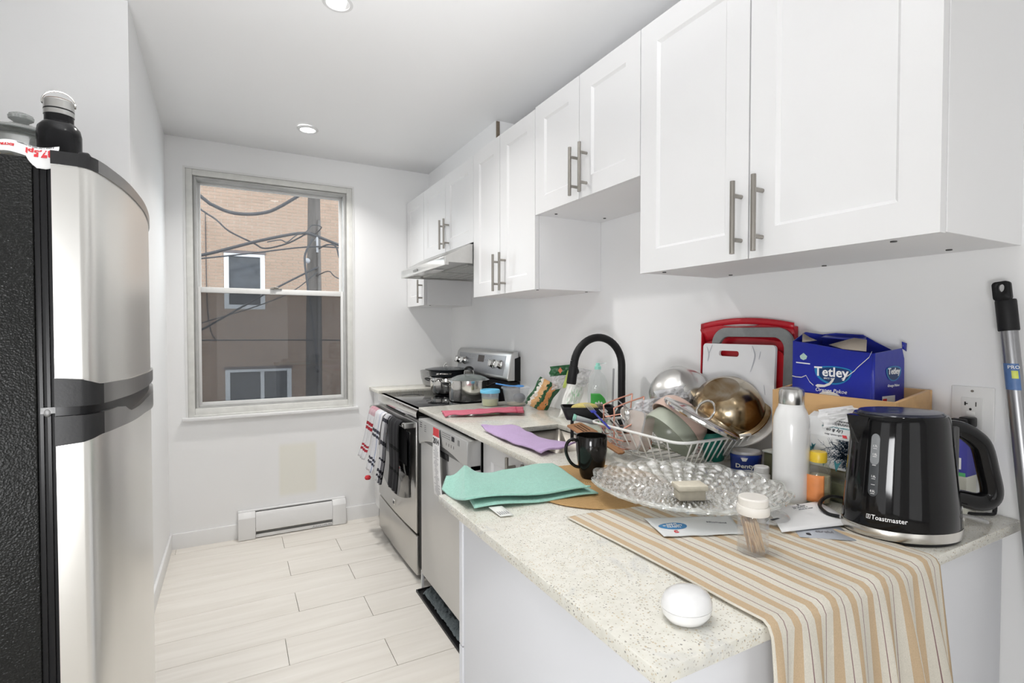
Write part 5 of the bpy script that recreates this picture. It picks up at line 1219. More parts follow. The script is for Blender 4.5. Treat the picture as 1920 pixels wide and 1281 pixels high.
wallp(TX1 - .002, [(TY1, 1.318), (.83, 1.322), (.76, 1.318), (.73, 1.30), (TY0, 1.27)], 'back_panel')
M().prism([(TX0 + .002, TB), (TX1 - .002, TB), (TX1 - .002, 1.318), (1.37, 1.325), (TX0 + .002, 1.302)], TY1 - .002, TY1, 'y').out('end_panel', teab, t, world=True)
M().prism([(TX0 + .002, TB), (TX1 + .001, TB), (TX1 + .002, 1.20), (TX1 + .001, 1.26), (TX1 - .01, 1.286), (TX0 + .05, 1.280), (TX0 + .002, 1.276)], TY0 - .006, TY0 - .004, 'y').out('end_panel', teab, t, world=True)
M().add([(TX0, TY0, TB), (TX0 + .002, TY0 - .006, TB), (TX0 + .002, TY0 - .006, 1.276), (TX0, TY0, 1.276)], [(0, 1, 2, 3)]).out('corner_fold', teab, t, world=True, solid=.001)
# inside lining and raised flaps
M().box(TX0 + .002, TX1 - .002, TY0, TY1 - .002, TB + .07, TB + .072).out('liner', teac, t, world=True)
M().add([(TX1 - .004, .852, 1.316), (TX1 - .004, .75, 1.312), (TX1 - .03, .74, 1.300), (TX1 - .045, .846, 1.310)], [(0, 1, 2, 3)]).out('inner_flap', teab, t, world=True, solid=.001)
M().add([(TX0 + .004, .845, 1.298), (1.35, .862, 1.322), (1.375, .858, 1.310), (1.37, .835, 1.302)], [(0, 1, 2, 3)]).out('inner_flap', teac, t, world=True, solid=.001)
M().add([(TX0 + .03, .79, 1.292), (TX0 + .05, .74, 1.310), (TX0 + .05, .71, 1.306), (TX0 + .01, .69, 1.279), (TX0 + .004, .74, 1.283)], [(0, 1, 2, 3, 4)]).out('inner_flap', teac, t, world=True, solid=.001)
M().add([(TX1 - .01, TY0 - .006, 1.285), (TX1 + .004, TY0 - .008, 1.278), (TX1 + .001, TY0 - .010, 1.298), (TX1 - .012, TY0 - .006, 1.302)], [(0, 1, 2, 3)]).out('torn_tab', teab, t, world=True, solid=.0015)
fx = lambda a, b, h: Vector((TX0 - .0004 - h, .770 - a, 1.200 + b))   # front face, a to the right, b up
def decal(pts, mat, name, f=fx, dz=.0002):
    m_ = M(); n = len(pts); m_.add([f(a, b, dz) for a, b in pts], [tuple(range(n))]); return m_.out(name, mat, t, smooth=0, solid=0)
def world_child(o): 
    o.matrix_parent_inverse = o.parent.matrix_basis.inverted(); return o
teal = pm('teal_oval', (.015, .19, .42), .35, noise=(6, .3)); navy = pm('navy_oval', (.008, .035, .13), .35, noise=(6, .2))
half = lambda rx, ry, cx, cy, up: [(cx + rx * math.cos(a), cy + (ry * math.sin(a) if math.sin(a) < 0 else up * math.sin(a))) for a in [2 * PI * k / 40 for k in range(40)]]
world_child(decal(half(.046, .036, .008, .030, .010), teal, 'logo_oval'))
world_child(decal(half(.040, .030, .010, .028, .009), navy, 'logo_oval', dz=.0005))
world_child(lettering('Tetley', .033, lambda a, b, h: fx(a + .004, b + .024, h + .0008), whiteink, t, bold=.0006))
world_child(lettering('SINCE 1837', .0055, lambda a, b, h: fx(a + .000, b + .0085, h + .0008), whiteink, t))
world_child(lettering('Orange Pekoe', .0135, lambda a, b, h: fx(a + .004, b - .022, h + .0008), whiteink, t, shear=.2))
world_child(decal([(.0 + .030 * math.cos(a), -.040 + .016 * math.sin(a)) for a in [PI * k / 16 for k in range(17)]], torn, 'white_disc'))
world_child(decal([(-.035, -.012), (-.030, -.008), (-.012, -.008), (.000, -.002), (.006, .006), (.014, .012), (.010, .002), (.002, -.008), (-.012, -.014), (-.030, -.016)], torn, 'torn_strip', dz=.0012))
world_child(decal([(-.078, .062 + 0), (-.068, .0705), (-.058, .062), (-.060, .055), (-.068, .0515), (-.076, .055)], pm('seal_green', (.45, .62, .55), .5, noise=(60, .4)), 'seal_mark'))
world_child(decal([(-.088, .046), (-.05, .044), (-.05, .041), (-.088, .043)], whiteink, 'seal_text'))
m = M()
for pts in ([(-.098, .008), (-.088, .006), (-.072, .006), (-.060, .012), (-.050, -.004), (-.040, -.012)], [(.098, .080), (.092, .066), (.080, .054), (.066, .040), (.060, .032), (.046, .020), (.03, .010)], [(.098, .064), (.098, .03), (.096, -.04)]):
    for (a, b), (c, d_) in zip(pts, pts[1:]):
        w = .0011; m.add([fx(a, b + w, .0010), fx(a, b - w, .0010), fx(c, d_ - w, .0010), fx(c, d_ + w, .0010)], [(0, 1, 2, 3)])
o_ = m.out('crease', torn, t, smooth=0); world_child(o_)
sx_ = lambda a, b, h: Vector((1.395 + a, TY0 - .0068 - h, 1.215 + b))
world_child(decal(half(.034, .028, .005, .020, .009), teal, 'logo_oval', sx_)); world_child(decal(half(.029, .023, .005, .018, .008), navy, 'logo_oval', sx_, .0005))
world_child(lettering('Tetley', .021, lambda a, b, h: sx_(a + .004, b + .016, h + .0008), whiteink, t, bold=.0004))
world_child(lettering('Orange Pekoe', .009, lambda a, b, h: sx_(a + .002, b - .018, h + .0008), whiteink, t, shear=.25))
world_child(decal([(-.045, -.042), (.012, -.042), (.012, -.060), (-.045, -.060)], paper, 'nutrition_panel', sx_)); world_child(decal([(-.043, -.048), (-.025, -.048), (-.025, -.060), (-.043, -.060)], redink, 'red_mark', sx_, .0006))

# ------------------------------------------------------------------ things behind the kettle
t = thing('glass_jar', 'square clear glass jar under the coral-patterned box', 'jar', (1.262, .715, CZ))
gj = clear('jar_glass', (.80, .84, .78), .10, .03, bodycol=(.45, .46, .38), bump=(20, .4))
M().box(1.232, 1.292, .672, .770, CZ, CZ + .074).out('jar', gj, t, world=True, bev=.005)
M().box(1.238, 1.286, .678, .764, CZ + .003, CZ + .045).out('contents', pm('jar_contents', (.16, .15, .08), .6, noise=(40, .7)), t, world=True, bev=.004)
t = thing('coffee_box', 'white box with blue coral pattern behind the yellow-capped bottle', 'box', (1.26, .71, CZ + .075))
wcard = pm('white_card', (.72, .73, .73), .6, noise=(10, .03)); 
prof = [(1.238, CZ + .0765), (1.238, 1.078), (1.262, 1.118), (1.285, 1.128), (1.290, 1.10), (1.290, CZ + .0765)]
M().prism(prof, .640, .788, 'y').out('carton', wcard, t, world=True, bev=.0015)
m = M(); random.seed(5)
cf = lambda a, b, h=.0004: Vector((1.238 - h, .715 - a, 1.045 + b))
def branch(a, b, ang, ln, w, dep):
    if dep == 0 or ln < .002: return
    a2, b2 = a + math.cos(ang) * ln, b + math.sin(ang) * ln
    if not (-.070 < a2 < .072 and -.038 < b2 < .031): return
    nx_, ny_ = -math.sin(ang) * w, math.cos(ang) * w
    m.add([cf(a + nx_, b + ny_), cf(a - nx_, b - ny_), cf(a2 - nx_ * .8, b2 - ny_ * .8), cf(a2 + nx_ * .8, b2 + ny_ * .8)], [(0, 1, 2, 3)])
    branch(a2, b2, ang + random.uniform(-.12, .12), ln * .93, w * .93, dep - 1)
    if random.random() < .55: branch(a2, b2, ang + random.uniform(.5, .9), ln * .72, w * .8, dep - 2)
    if random.random() < .55: branch(a2, b2, ang - random.uniform(.5, .9), ln * .72, w * .8, dep - 2)
for q in (2.75, 3.2, 3.7, 2.3): branch(.071, -.008, q, .011, .0012, 11)
o_ = m.out('coral_print', pm('navy_ink', (.012, .045, .09), .6, noise=(30, .3)), t, world=True, smooth=0)
m = M()
for (a, b, s) in ((-.052, -.002, 1), (-.046, .004, .8), (.01, -.032, 1.2), (-.02, -.030, .9)):
    m.add([cf(a, b - .012 * s, .0006), cf(a + .005 * s, b, .0006), cf(a + .010 * s, b + .010 * s, .0006), cf(a + .002 * s, b + .004 * s, .0006), cf(a - .004 * s, b + .010 * s, .0006), cf(a - .003 * s, b, .0006)], [(0, 1, 2, 3, 4, 5)])
m.out('teal_leaves', pm('teal_ink', (.06, .26, .30), .6, noise=(30, .3)), t, world=True, smooth=0)
sl = (Vector((1.262, 0, 1.118)) - Vector((1.238, 0, 1.078))).normalized()
cf2 = lambda a, b, h: Vector((1.250, .715 + a, 1.098)) - sl * b + Vector((-.857, 0, .515)) * (h + .0005)
for s, z, y, mt in (('connaisseurs', .0125, -.010, ink), ('BRULERIE ROASTERS', .0055, -.018, ink), ('Lily & co', .011, .006, ink), ('TORREFACTION ARTISANALE', .0048, -.002, MATS['teal_ink']), ('cafe moulu filtre', .006, .017, greyink)):
    lettering(s, z, lambda a, b, h, y=y: cf2(a, b + y, h), mt, t).matrix_parent_inverse = t.matrix_basis.inverted()
o_ = M().add([cf2(a, b, .0008) for a, b in ((-.030, .014), (-.020, .014), (-.024, .021), (-.034, .021))], [(0, 1, 2, 3)]).out('red_stamp', redink, t, world=True, smooth=0)
tag(pillow((1.290, .705, 1.128), dr(.9, -.1, .14), dr(-.1, .4, .8), .135, .045, .014, .008, 31).out('tissue', pm('white_tissue', (.80, .80, .80), .8, noise=(20, .03)), smooth=50), 'crumpled white paper bag on top of the coral-patterned box', 'paper bag')
t = thing('mask_box', 'purple and white carton behind the kettle handle', 'box', (1.39, .53, CZ))
M().box(1.392, 1.440, .518, .600, CZ, 1.020).out('carton', pm('cream_carton', (.66, .66, .58), .6, noise=(12, .05)), t, world=True, bev=.001)
M().box(1.3915, 1.4405, .5175, .6005, 1.012, 1.096).out('top_band', pm('violet_carton', (.06, .06, .33), .5, noise=(12, .1)), t, world=True, bev=.001)
mf = lambda a, b, h: Vector((1.391 - h, .553 - a, 1.05 + b))
lettering('sCare', .020, lambda a, b, h: mf(a - .005, b + .036, h + .0003), whiteink, t).matrix_parent_inverse = t.matrix_basis.inverted()
lettering('mucus', .008, lambda a, b, h: mf(a - .012, b + .022, h + .0003), whiteink, t).matrix_parent_inverse = t.matrix_basis.inverted()
lettering('M', .034, lambda a, b, h: mf(a + .014, b - .012, h + .0003), whiteink, t, bold=.0008).matrix_parent_inverse = t.matrix_basis.inverted()
M().box(1.3910, 1.3918, .52, .545, 1.012, 1.020).out('green_band', pm('green_band', (.12, .5, .2), .5, noise=(12, .1)), t, world=True)
t = thing('dark_carton', 'dark olive printed carton behind the blue gum tub', 'box', (1.33, .88, CZ))
M().box(1.262, 1.296, .806, .910, CZ, 1.000).out('carton', pm('olive_carton', (.06, .06, .03), .5, noise=(30, .4)), t, world=True, bev=.001)
M().box(1.259, 1.298, .803, .913, 1.0005, 1.006).out('lid_card', pm('silver_card', (.36, .37, .34), .4, noise=(30, .2)), t, world=True, bev=.001)
lettering('ERE', .020, lambda a, b, h: Vector((1.2615 - h, .835 - a, .975 + b)), pm('pale_gold', (.5, .46, .28), .5, noise=(30, .1)), t, bold=.0006).matrix_parent_inverse = t.matrix_basis.inverted()

# ------------------------------------------------------------------ bottles and small tubs
t = thing('water_bottle', 'tall white water bottle with brushed steel cap', 'bottle', (1.168, .771, CZ))
wb = pm('white_enamel', (.78, .78, .775), .18, noise=(10, .01), coat=.4)
M().lathe([(0, 0), (.037, 0), (.0385, .003), (.0395, .008), (.0398, .17), (.0385, .195), (.033, .213), (.0285, .222), (.0275, .228), (0, .229)], 48).out('body', wb, t)
M().lathe([(.0265, .226), (.0275, .228), (.0275, .255), (.025, .263), (.018, .2675), (0, .269)], 48).out('cap', steel, t)
t = thing('honey_bottle', 'small clear bottle with yellow cap and orange label', 'bottle', (1.196, .722, CZ), rot=Euler((0, 0, math.radians(-28))))
hb = clear('honey_glass', (.93, .93, .86), .08, .03, bump=(30, .3))
M().lathe([(0, 0), (.026, 0), (.0275, .003), (.028, .01), (.0275, .075), (.024, .086), (.017, .094), (.016, .098), (0, .098)], 36, 1, .85).out('glass', hb, t)
M().lathe([(0, .004), (.0245, .005), (.0255, .01), (.0253, .066), (0, .066)], 36, 1, .82).out('contents', pm('pale_grains', (.48, .42, .26), .7, noise=(60, .5), bump=(120, .8)), t)
M().lathe([(0, .0975), (.0175, .0975), (.0180, .100), (.0180, .118), (.0165, .121), (0, .1215)], 40).out('cap', pm('yellow_cap', (.80, .55, .04), .35, noise=(20, .05)), t)
M().grid(lambda u, v: Vector((.0286 * math.cos(-PI * .98 + u * 1.5), .0286 * .86 * math.sin(-PI * .98 + u * 1.5), .008 + .062 * v)), 14, 6).out('label', pm('orange_label', (.75, .26, .08), .5, noise=(20, .35)), t, solid=.0003)
t = thing('gum_tub', 'blue plastic gum tub with silver lid beside the dish rack', 'tub', (1.262, .966, CZ), rot=Euler((0, 0, math.radians(-28)))); t.scale = (1.25, 1.25, 1.04)
gumb = pm('gum_blue', (.012, .035, .22), .25, noise=(14, .3))
M().lathe([(0, 0), (.030, 0), (.0325, .003), (.0335, .045), (.0345, .052), (.033, .056), (0, .056)], 40, 1, .8).out('tub', gumb, t)
M().lathe([(0, .056), (.0325, .056), (.0335, .059), (.031, .064), (.012, .066), (0, .0655)], 40, 1, .8).out('lid', pm('silver_lid', (.55, .56, .58), .3, .5, noise=(30, .2), bump=(60, .4)), t)
gf = lambda a, b, h: Vector((.0337 * math.sin(a / .0315), -.0337 * .8 * math.cos(a / .0315), .030 + b)) + Vector((math.sin(a / .031), -math.cos(a / .031), 0)) * (h + .0008)
lettering('Dentyne', .0150, lambda a, b, h: gf(a - .006, b - .002, h), whiteink, t, bold=.0004)
M().grid(lambda u, v: gf(-.014 + .007 * (u - .5) * (1 + v), .011 + .009 * v, .0001), 4, 4).out('shine_mark', whiteink, t)
t = thing('pill_bottle', 'little white pill bottle in front of the gum tub', 'bottle', (1.212, .880, CZ))
M().lathe([(0, 0), (.0205, 0), (.021, .002), (.021, .026), (.017, .032), (.0155, .034), (0, .034)], 32).out('bottle', white_pl, t)
M().lathe([(0, .033), (.0185, .033), (.0185, .046), (.017, .048), (0, .0485)], 32).out('cap', pm('cap_white', (.82, .82, .82), .4, noise=(90, .02), bump=(300, .3)), t)
t = thing('mug', 'tall black ceramic mug standing on the woven placemat', 'mug', (.848, 1.128, CZ + .006), rot=Euler((0, 0, math.radians(158))))
mugm = pm('black_glaze', (.008, .007, .006), .1, noise=(8, .3), spec=.35)
M().lathe([(0, 0), (.026, 0), (.028, .002), (.031, .010), (.038, .045), (.0415, .075), (.0425, .112), (.0415, .1145), (.0395, .113), (.0385, .075), (.035, .045), (.028, .012), (0, .008)], 48).out('body', mugm, t)
M().tube(smoothpts([(.038, 0, .098), (.052, 0, .104), (.066, 0, .094), (.070, 0, .072), (.060, 0, .046), (.046, 0, .032), (.034, 0, .028)], 4), .0058, 12, flat=.75).out('handle', mugm, t)

# ------------------------------------------------------------------ placemat, cloths, runner
def mat_straw():
    m = bpy.data.materials.new('woven_straw'); N, L = nt(m); b = N['Principled BSDF']; b.inputs['Roughness'].default_value = .8
    tc = N.new('ShaderNodeTexCoord'); mp = N.new('ShaderNodeMapping'); mp.inputs['Scale'].default_value = (1, 1.08, 1); L.new(tc.outputs['Object'], mp.inputs[0])
    w = N.new('ShaderNodeTexWave'); w.wave_type = 'RINGS'; w.rings_direction = 'Z'; w.inputs['Scale'].default_value = 52; w.inputs['Distortion'].default_value = .4; w.inputs['Detail'].default_value = 2; w.inputs['Detail Scale'].default_value = 8; L.new(mp.outputs[0], w.inputs['Vector'])
    n = N.new('ShaderNodeTexNoise'); n.inputs['Scale'].default_value = 350; L.new(tc.outputs['Object'], n.inputs['Vector'])
    r = N.new('ShaderNodeValToRGB'); r.color_ramp.elements[0].color = (.27, .145, .045, 1); r.color_ramp.elements[1].color = (.52, .33, .14, 1)
    a = N.new('ShaderNodeMath'); a.operation = 'MULTIPLY_ADD'; a.inputs[1].default_value = .6; L.new(w.outputs[0], a.inputs[0]); 
    a2 = N.new('ShaderNodeMath'); a2.operation = 'MULTIPLY'; a2.inputs[1].default_value = .6; L.new(n.outputs[0], a2.inputs[0]); L.new(a2.outputs[0], a.inputs[2]); L.new(a.outputs[0], r.inputs[0]); L.new(r.outputs[0], b.inputs['Base Color'])
    bp = N.new('ShaderNodeBump'); bp.inputs['Strength'].default_value = .8; bp.inputs['Distance'].default_value = .002; L.new(a.outputs[0], bp.inputs['Height']); L.new(bp.outputs[0], b.inputs['Normal'])
    return m
MXc, MYc = .828, 1.078
o_ = M().lathe([(0, 0), (.190, 0), (.193, .0015), (.194, .003), (.192, .0045), (.187, .005), (0, .005)], 96, 1.0, .985).out('placemat', mat_straw())
o_.location = (MXc, MYc, CZ + .0006); tag(o_, 'round woven straw placemat under the mug and glass platter', 'placemat')
mint = pm('mint_microfibre', (.31, .58, .49), .95, noise=(150, .16), bump=(420, 1.2), sheen=.3)
def bil(a, b, c, d, u, v): return (a * (1 - u) + b * u) * (1 - v) + (d * (1 - u) + c * u) * v
def mintf(u, v):
    # u 0..1 left to right, v 0..1 front to back
    a, b, c, d = Vector((.449, 1.066, 0)), Vector((.752, 1.002, 0)), Vector((.792, 1.235, 0)), Vector((.530, 1.262, 0))
    if u < .12:
        k = u / .12    # left flap folded down from the ridge
        e0 = Vector((.452, 1.212, CZ + .006)) * (1 - v) + Vector((.482, 1.262, CZ + .022)) * v
        e1 = bil(a, b, c, d, 0, v * .85 + .15); e1.z = CZ + .012 + .026 * v
        p = e0 * (1 - k) + e1 * k; p.z -= .008 * math.sin(PI * k); return p
    s = (u - .12) / .88
    p = bil(a, b, c, d, s, v)
    ridge = .024 * math.exp(-(s / .10) ** 2) * v ** .8 + .006 * math.exp(-((s - .80) / .25) ** 2) * v - .004 * math.exp(-((s - .3) / .1) ** 2) * v
    front = .008 * math.exp(-(v / .07) ** 2) * (.5 + .5 * math.sin(s * 8))
    mid = .008 * math.exp(-((s - .62) / .35) ** 2) * math.sin(PI * v)
    p.z = CZ + .016 + ridge + mid + front + .004 * vn(s * 5, v * 4, 4); return p
cloth('dish_cloth', 'mint green microfibre cloth folded over the corner of the peninsula', mintf, mint, 60, 34, .004)
def mintl(u, v):
    a, b, c, d = Vector((.466, 1.046, 0)), Vector((.770, .996, 0)), Vector((.79, 1.20, 0)), Vector((.50, 1.19, 0))
    p = bil(a, b, c, d, u, v); p.z = CZ + .0075 + .003 * math.sin(u * 9) * (1 - v); return p
o_ = bpy.data.objects['dish_cloth.002'] if 'dish_cloth.002' in bpy.data.objects else None
lay = M().grid(mintl, 30, 12).out('lower_fold', mint, o_, solid=.003, smooth=70)
tagm = pm('care_tag', (.70, .71, .68), .7, noise=(60, .1))
M().grid(lambda u, v: Vector((.498 + .030 * u + .002 * v, 1.040 - .006 * u - .055 * v, CZ + .0035 + .004 * (1 - v))), 3, 6).out('care_label', tagm, o_, solid=.0005)
for k in range(5): M().box(.503 + k * .005, .5045 + k * .005, .99, 1.03, CZ + .0050, CZ + .0054).xf(Matrix.Identity(4)).out('care_print', greyink, o_)

runner = stripes('striped_runner', (.74, .70, .61), u=[(.10, .44, (.62, .47, .31)), (.70, .735, (.28, .17, .17))], per=10.2, bump=(500, .5))
RUX0, RUX1, RUY = .628, 1.085, .912
EDGE = .450
def runf(u, v):
    x = RUX0 + (RUX1 - RUX0) * u
    total = RUY - EDGE + .255
    s = v * total; flat = RUY - EDGE - .004; r = .0105
    wob = .0022 * math.sin(u * 40 + v * 6) * .4 + .0018 * vn(u * 10, v * 14, 6)
    if s < flat: 
        f = 1 - s / flat
        return Vector((x - .010 * f * (1 - u) + .012 * math.sin(v * 5) * .3 + (.004 - .03 * max(0, u - .6) * f), RUY - s, CZ + .0036 + wob * .8 + (.0045 * max(0, math.sin(u * 21 + 1)) * (1 - f) ** 3)))
    a = (s - flat) / r
    fold = (.5 + .5 * math.sin(u * 36 + 1.3 * math.sin(u * 9)))
    if a < PI / 2:
        return Vector((x, EDGE + .001 - r * math.sin(a) * 1.0, CZ + .0036 - r * (1 - math.cos(a)) + wob * .5 + .0045 * max(0, math.sin(u * 21 + 1))))
    d = s - flat - r * PI / 2; k = d / .25
    xx = x + k * (.055 * u - .012 * (1 - u)) + .012 * k * math.sin(u * 36 + 1)
    return Vector((xx, EDGE + .001 - r - .002 - .020 * k ** .7 * fold - .006 * k, CZ + .0036 - r - d * (1 - .06 * (1 - abs(2 * u - 1)))))
tag(M().grid(runf, 110, 80).out('table_runner', runner, solid=.0014, smooth=75), 'beige and cream striped cloth runner draping over the peninsula edge', 'table runner')

# ------------------------------------------------------------------ glass platter and what lies round it
def facet_glass():
    m = clear('cut_glass', (.97, .972, .96), .17, .04, bodycol=(.92, .92, .88))
    for n_ in m.node_tree.nodes:
        if n_.type == 'MATH' and n_.operation == 'MULTIPLY_ADD': n_.inputs[1].default_value = .8; n_.inputs[2].default_value = .20
    return m
t = thing('glass_platter', 'large round clear cut-glass platter with scalloped rim', 'platter', (.928, .870, CZ + .0082), rot=Euler((0, 0, math.radians(-55))))
NR, NA = 50, 240
m = M(); vs = []; fs = []
def plz(r, a):
    q = r / .205
    z = .004 + .034 * max(0, (q - .52) / .48) ** 1.5
    if q < .97:
        # star pattern pressed into the glass
        u_, v_ = a * 10 / PI, q * 6.5
        c1 = abs(math.sin(PI * (u_ + v_))) ; c2 = abs(math.sin(PI * (u_ - v_))); c3 = abs(math.sin(PI * (u_ * 2))); z += (.008 * abs(c1 - c2) + .004 * (c1 * c2) + .0015 * c3) * min(1, q * 4)
    return z
for i in range(NR + 1):
    for j in range(NA):
        a = 2 * PI * j / NA; q = i / NR
        r = .205 * q * (1 + (.018 * math.cos(a * 14) if q > .9 else 0))
        z = plz(.205 * q, a) + (.003 * math.cos(a * 14) if i == NR else 0)
        vs.append((r * 1.06 * math.cos(a), r * .95 * math.sin(a), z))
for i in range(NR):
    for j in range(NA): fs.append((i * NA + j, i * NA + (j + 1) % NA, (i + 1) * NA + (j + 1) % NA, (i + 1) * NA + j))
m.add(vs, fs).out('dish', facet_glass(), t, solid=.0035, smooth=0)
rp = [(.205 * 1.06 * (1 + .018 * math.cos(14 * 2 * PI * j / NA)) * math.cos(2 * PI * j / NA), .205 * .95 * (1 + .018 * math.cos(14 * 2 * PI * j / NA)) * math.sin(2 * PI * j / NA), .040 + .003 * math.cos(14 * 2 * PI * j / NA)) for j in range(NA)]
M().tube(rp, .0028, 8, closed=True).out('rim', clear('rim_glass', (.93, .94, .93), .16, .02, bodycol=(.9, .9, .88)), t)
M().lathe([(.088, -.002), (.094, -.002), (.095, .004), (.087, .004)], 60, 1.06, .95).out('foot_ring', MATS['rim_glass'], t)
t = thing('trinket_box', 'small beige lidded box sitting in the glass platter', 'box', (.905, .838, CZ + .0225), rot=Euler((0, 0, math.radians(-24))))
bc = pm('beige_board', (.66, .61, .50), .75, noise=(90, .12))
M().prism([(-.030, -.019), (.030, -.019), (.030, .019), (-.030, .019)], 0, .022, 'z').out('base', bc, t, bev=.002)
M().prism([(-.034, -.023), (.034, -.023), (.034, .023), (-.034, .023)], .022, .034, 'z').out('lid', bc, t, bev=.002)
t = thing('mailer_pouch', 'flat white plastic mailer with blue oval before the platter', 'envelope', (.80, .74, CZ + .004))
pa, pb, pc_, pd = Vector((.722, .731, 0)), Vector((.868, .668, 0)), Vector((.925, .745, 0)), Vector((.757, .825, 0))
def pouch(u, v):
    p = bil(pa, pb, pc_, pd, u, v); p.z = CZ + .0055 + .0035 * math.sin(PI * u) * math.sin(PI * v) + .0025 * vn(u * 6, v * 5, 11); return p
M().grid(pouch, 24, 16).out('pouch', pm('frosted_mailer', (.72, .74, .74), .3, noise=(14, .05)), t, world=True, solid=.0012, smooth=70)
def on_pouch(a, b, h):   # a,b metres from pouch centre-left
    p = pouch(.22 + a / .155, .45 + b / .09); p.z += .0016 + h; return p
M().grid(lambda u, v: on_pouch((.026 * math.sqrt(u)) * math.cos(v * 2 * PI), (.016 * math.sqrt(u)) * math.sin(v * 2 * PI), .0), 3, 24).out('blue_oval', pm('sky_ink', (.04, .20, .42), .5, noise=(20, .1)), t, world=True, smooth=0)
for s, y in (('ZERO', .007), ('DAYS LEFT', 0.0), ('READY?', -.007)):
    lettering(s, .0075, lambda a, b, h, y=y: on_pouch(a, b + y, h + .0003), whiteink, t).matrix_parent_inverse = t.matrix_basis.inverted()
lettering('SOLUTIONS', .007, lambda a, b, h: on_pouch(a + .085, b + .010, h + .0001), greyink, t).matrix_parent_inverse = t.matrix_basis.inverted()
lettering('C', .011, lambda a, b, h: on_pouch(a - .004, b - .026, h + .0001), redink, t, bold=.0005).matrix_parent_inverse = t.matrix_basis.inverted()
t = thing('brochure', 'folded grey printed leaflet under the white envelope', 'leaflet', (1.0, .6, CZ + .004))
q = [Vector((.955, .610, 0)), Vector((1.032, .548, 0)), Vector((1.082, .612, 0)), Vector((1.01, .67, 0))]
bro = lambda u, v: bil(*q, u, v) + UP * (CZ + .0050)
M().grid(bro, 2, 2).out('sheet', pm('grey_leaflet', (.40, .42, .46), .5, noise=(12, .1)), t, world=True, solid=.0008)
lettering('careful', .013, lambda a, b, h: bro(.55 + a / .1, .42 + b / .08) + UP * (.0012 + h), greyink, t).matrix_parent_inverse = t.matrix_basis.inverted()
lettering('C', .011, lambda a, b, h: bro(.2 + a / .1, .2 + b / .08) + UP * (.0012 + h), ink, t, bold=.001).matrix_parent_inverse = t.matrix_basis.inverted()
t = thing('envelope', 'plain white envelope with printed corner beside the kettle', 'envelope', (1.08, .67, CZ + .009))
q2 = [Vector((.945, .640, 0)), Vector((1.100, .592, 0)), Vector((1.178, .705, 0)), Vector((1.055, .715, 0))]
q2 = [Vector((.938, .636, 0)), Vector((1.108, .594, 0)), Vector((1.176, .712, 0)), Vector((1.030, .735, 0))]
env = lambda u, v: bil(*q2, u, v) + UP * (CZ + .0085 + .006 * v * (1 - v) * 2)
M().grid(env, 8, 8).out('sheet', paper, t, world=True, solid=.0012)
ef = lambda a, b, h: env(.5 + a / .17, .80 + b / .12) + UP * (.0016 + h)
for s, z, a_, b_, mt in (('Service client', .0075, .01, .008, greyink), ('C.P. 1020 Succ. A', .006, .01, -.001, greyink), ('adresse de retour', .006, .02, -.010, greyink)):
    lettering(s, z, lambda a, b, h, a_=a_, b_=b_: ef(a + a_, b + b_, h), mt, t).matrix_parent_inverse = t.matrix_basis.inverted()
o_ = M().add([ef(.004 * math.cos(k * PI / 8) + .015, .004 * math.sin(k * PI / 8) + .018, 0) for k in range(16)], [tuple(range(16))]).out('round_mark', ink, t, world=True, smooth=0)
t = thing('cling_disc', 'clear plastic blister lying between toothpick jar and envelope', 'packaging', (1.0, .70, CZ))
M().lathe([(0, .010), (.030, .010), (.040, .006), (.046, .0005), (.0475, .0005), (.041, .008), (.030, .0115), (0, .0115)], 40, 1, .9, c=(.985, .700, CZ + .0095)).out('shell', clear('blister', (.95, .95, .95), .22, .08, bump=(50, .6)), t, world=True)
M().box(.955, .978, .668, .673, CZ + .0185, CZ + .0192).out('printed_strip', ink, t, world=True)

# toothpick jar with loose toothpicks
TPX, TPY = .818, .610
t = thing('toothpick_jar', 'clear octagonal toothpick jar with white cap on the runner', 'jar', (TPX, TPY, CZ + .0045))
tj = clear('crystal_plastic', (.965, .965, .965), .06, .02)
M().lathe([(0, 0), (.0255, 0), (.0265, .002), (.0265, .062), (.022, .070), (.0205, .072), (.0185, .072), (.0245, .060), (.0245, .004), (0, .003)], 8).out('jar', tj, t, smooth=20)
cwht = pm('cream_cap', (.74, .71, .66), .45, noise=(30, .03))
c_ = M().lathe([(0, .070), (.0265, .070), (.0275, .072), (.0275, .084), (.0265, .086), (0, .086)], 40).out('collar', cwht, t)
M().lathe([(0, .086), (.0245, .086), (.0248, .088), (.0255, .098), (.0235, .1005), (.006, .1005), (0, .100)], 40).out('cap', cwht, t)
wd = pm('birch', (.62, .42, .22), .7, noise=(40, .2)); N, L = nt(wd)
oi = N.new('ShaderNodeObjectInfo'); vr_ = N.new('ShaderNodeValToRGB'); vr_.color_ramp.elements[0].color = (.36, .20, .09, 1); vr_.color_ramp.elements[1].color = (.78, .60, .38, 1)
L.new(oi.outputs['Random'], vr_.inputs[0]); L.new(vr_.outputs[0], N['Principled BSDF'].inputs['Base Color'])
tp = M().tube([(0, 0, 0), (0, 0, .004), (0, 0, .053), (0, 0, .057)], [.0003, .00105, .00105, .0003], 6).out('toothpick', wd)
random.seed(11); k = 0
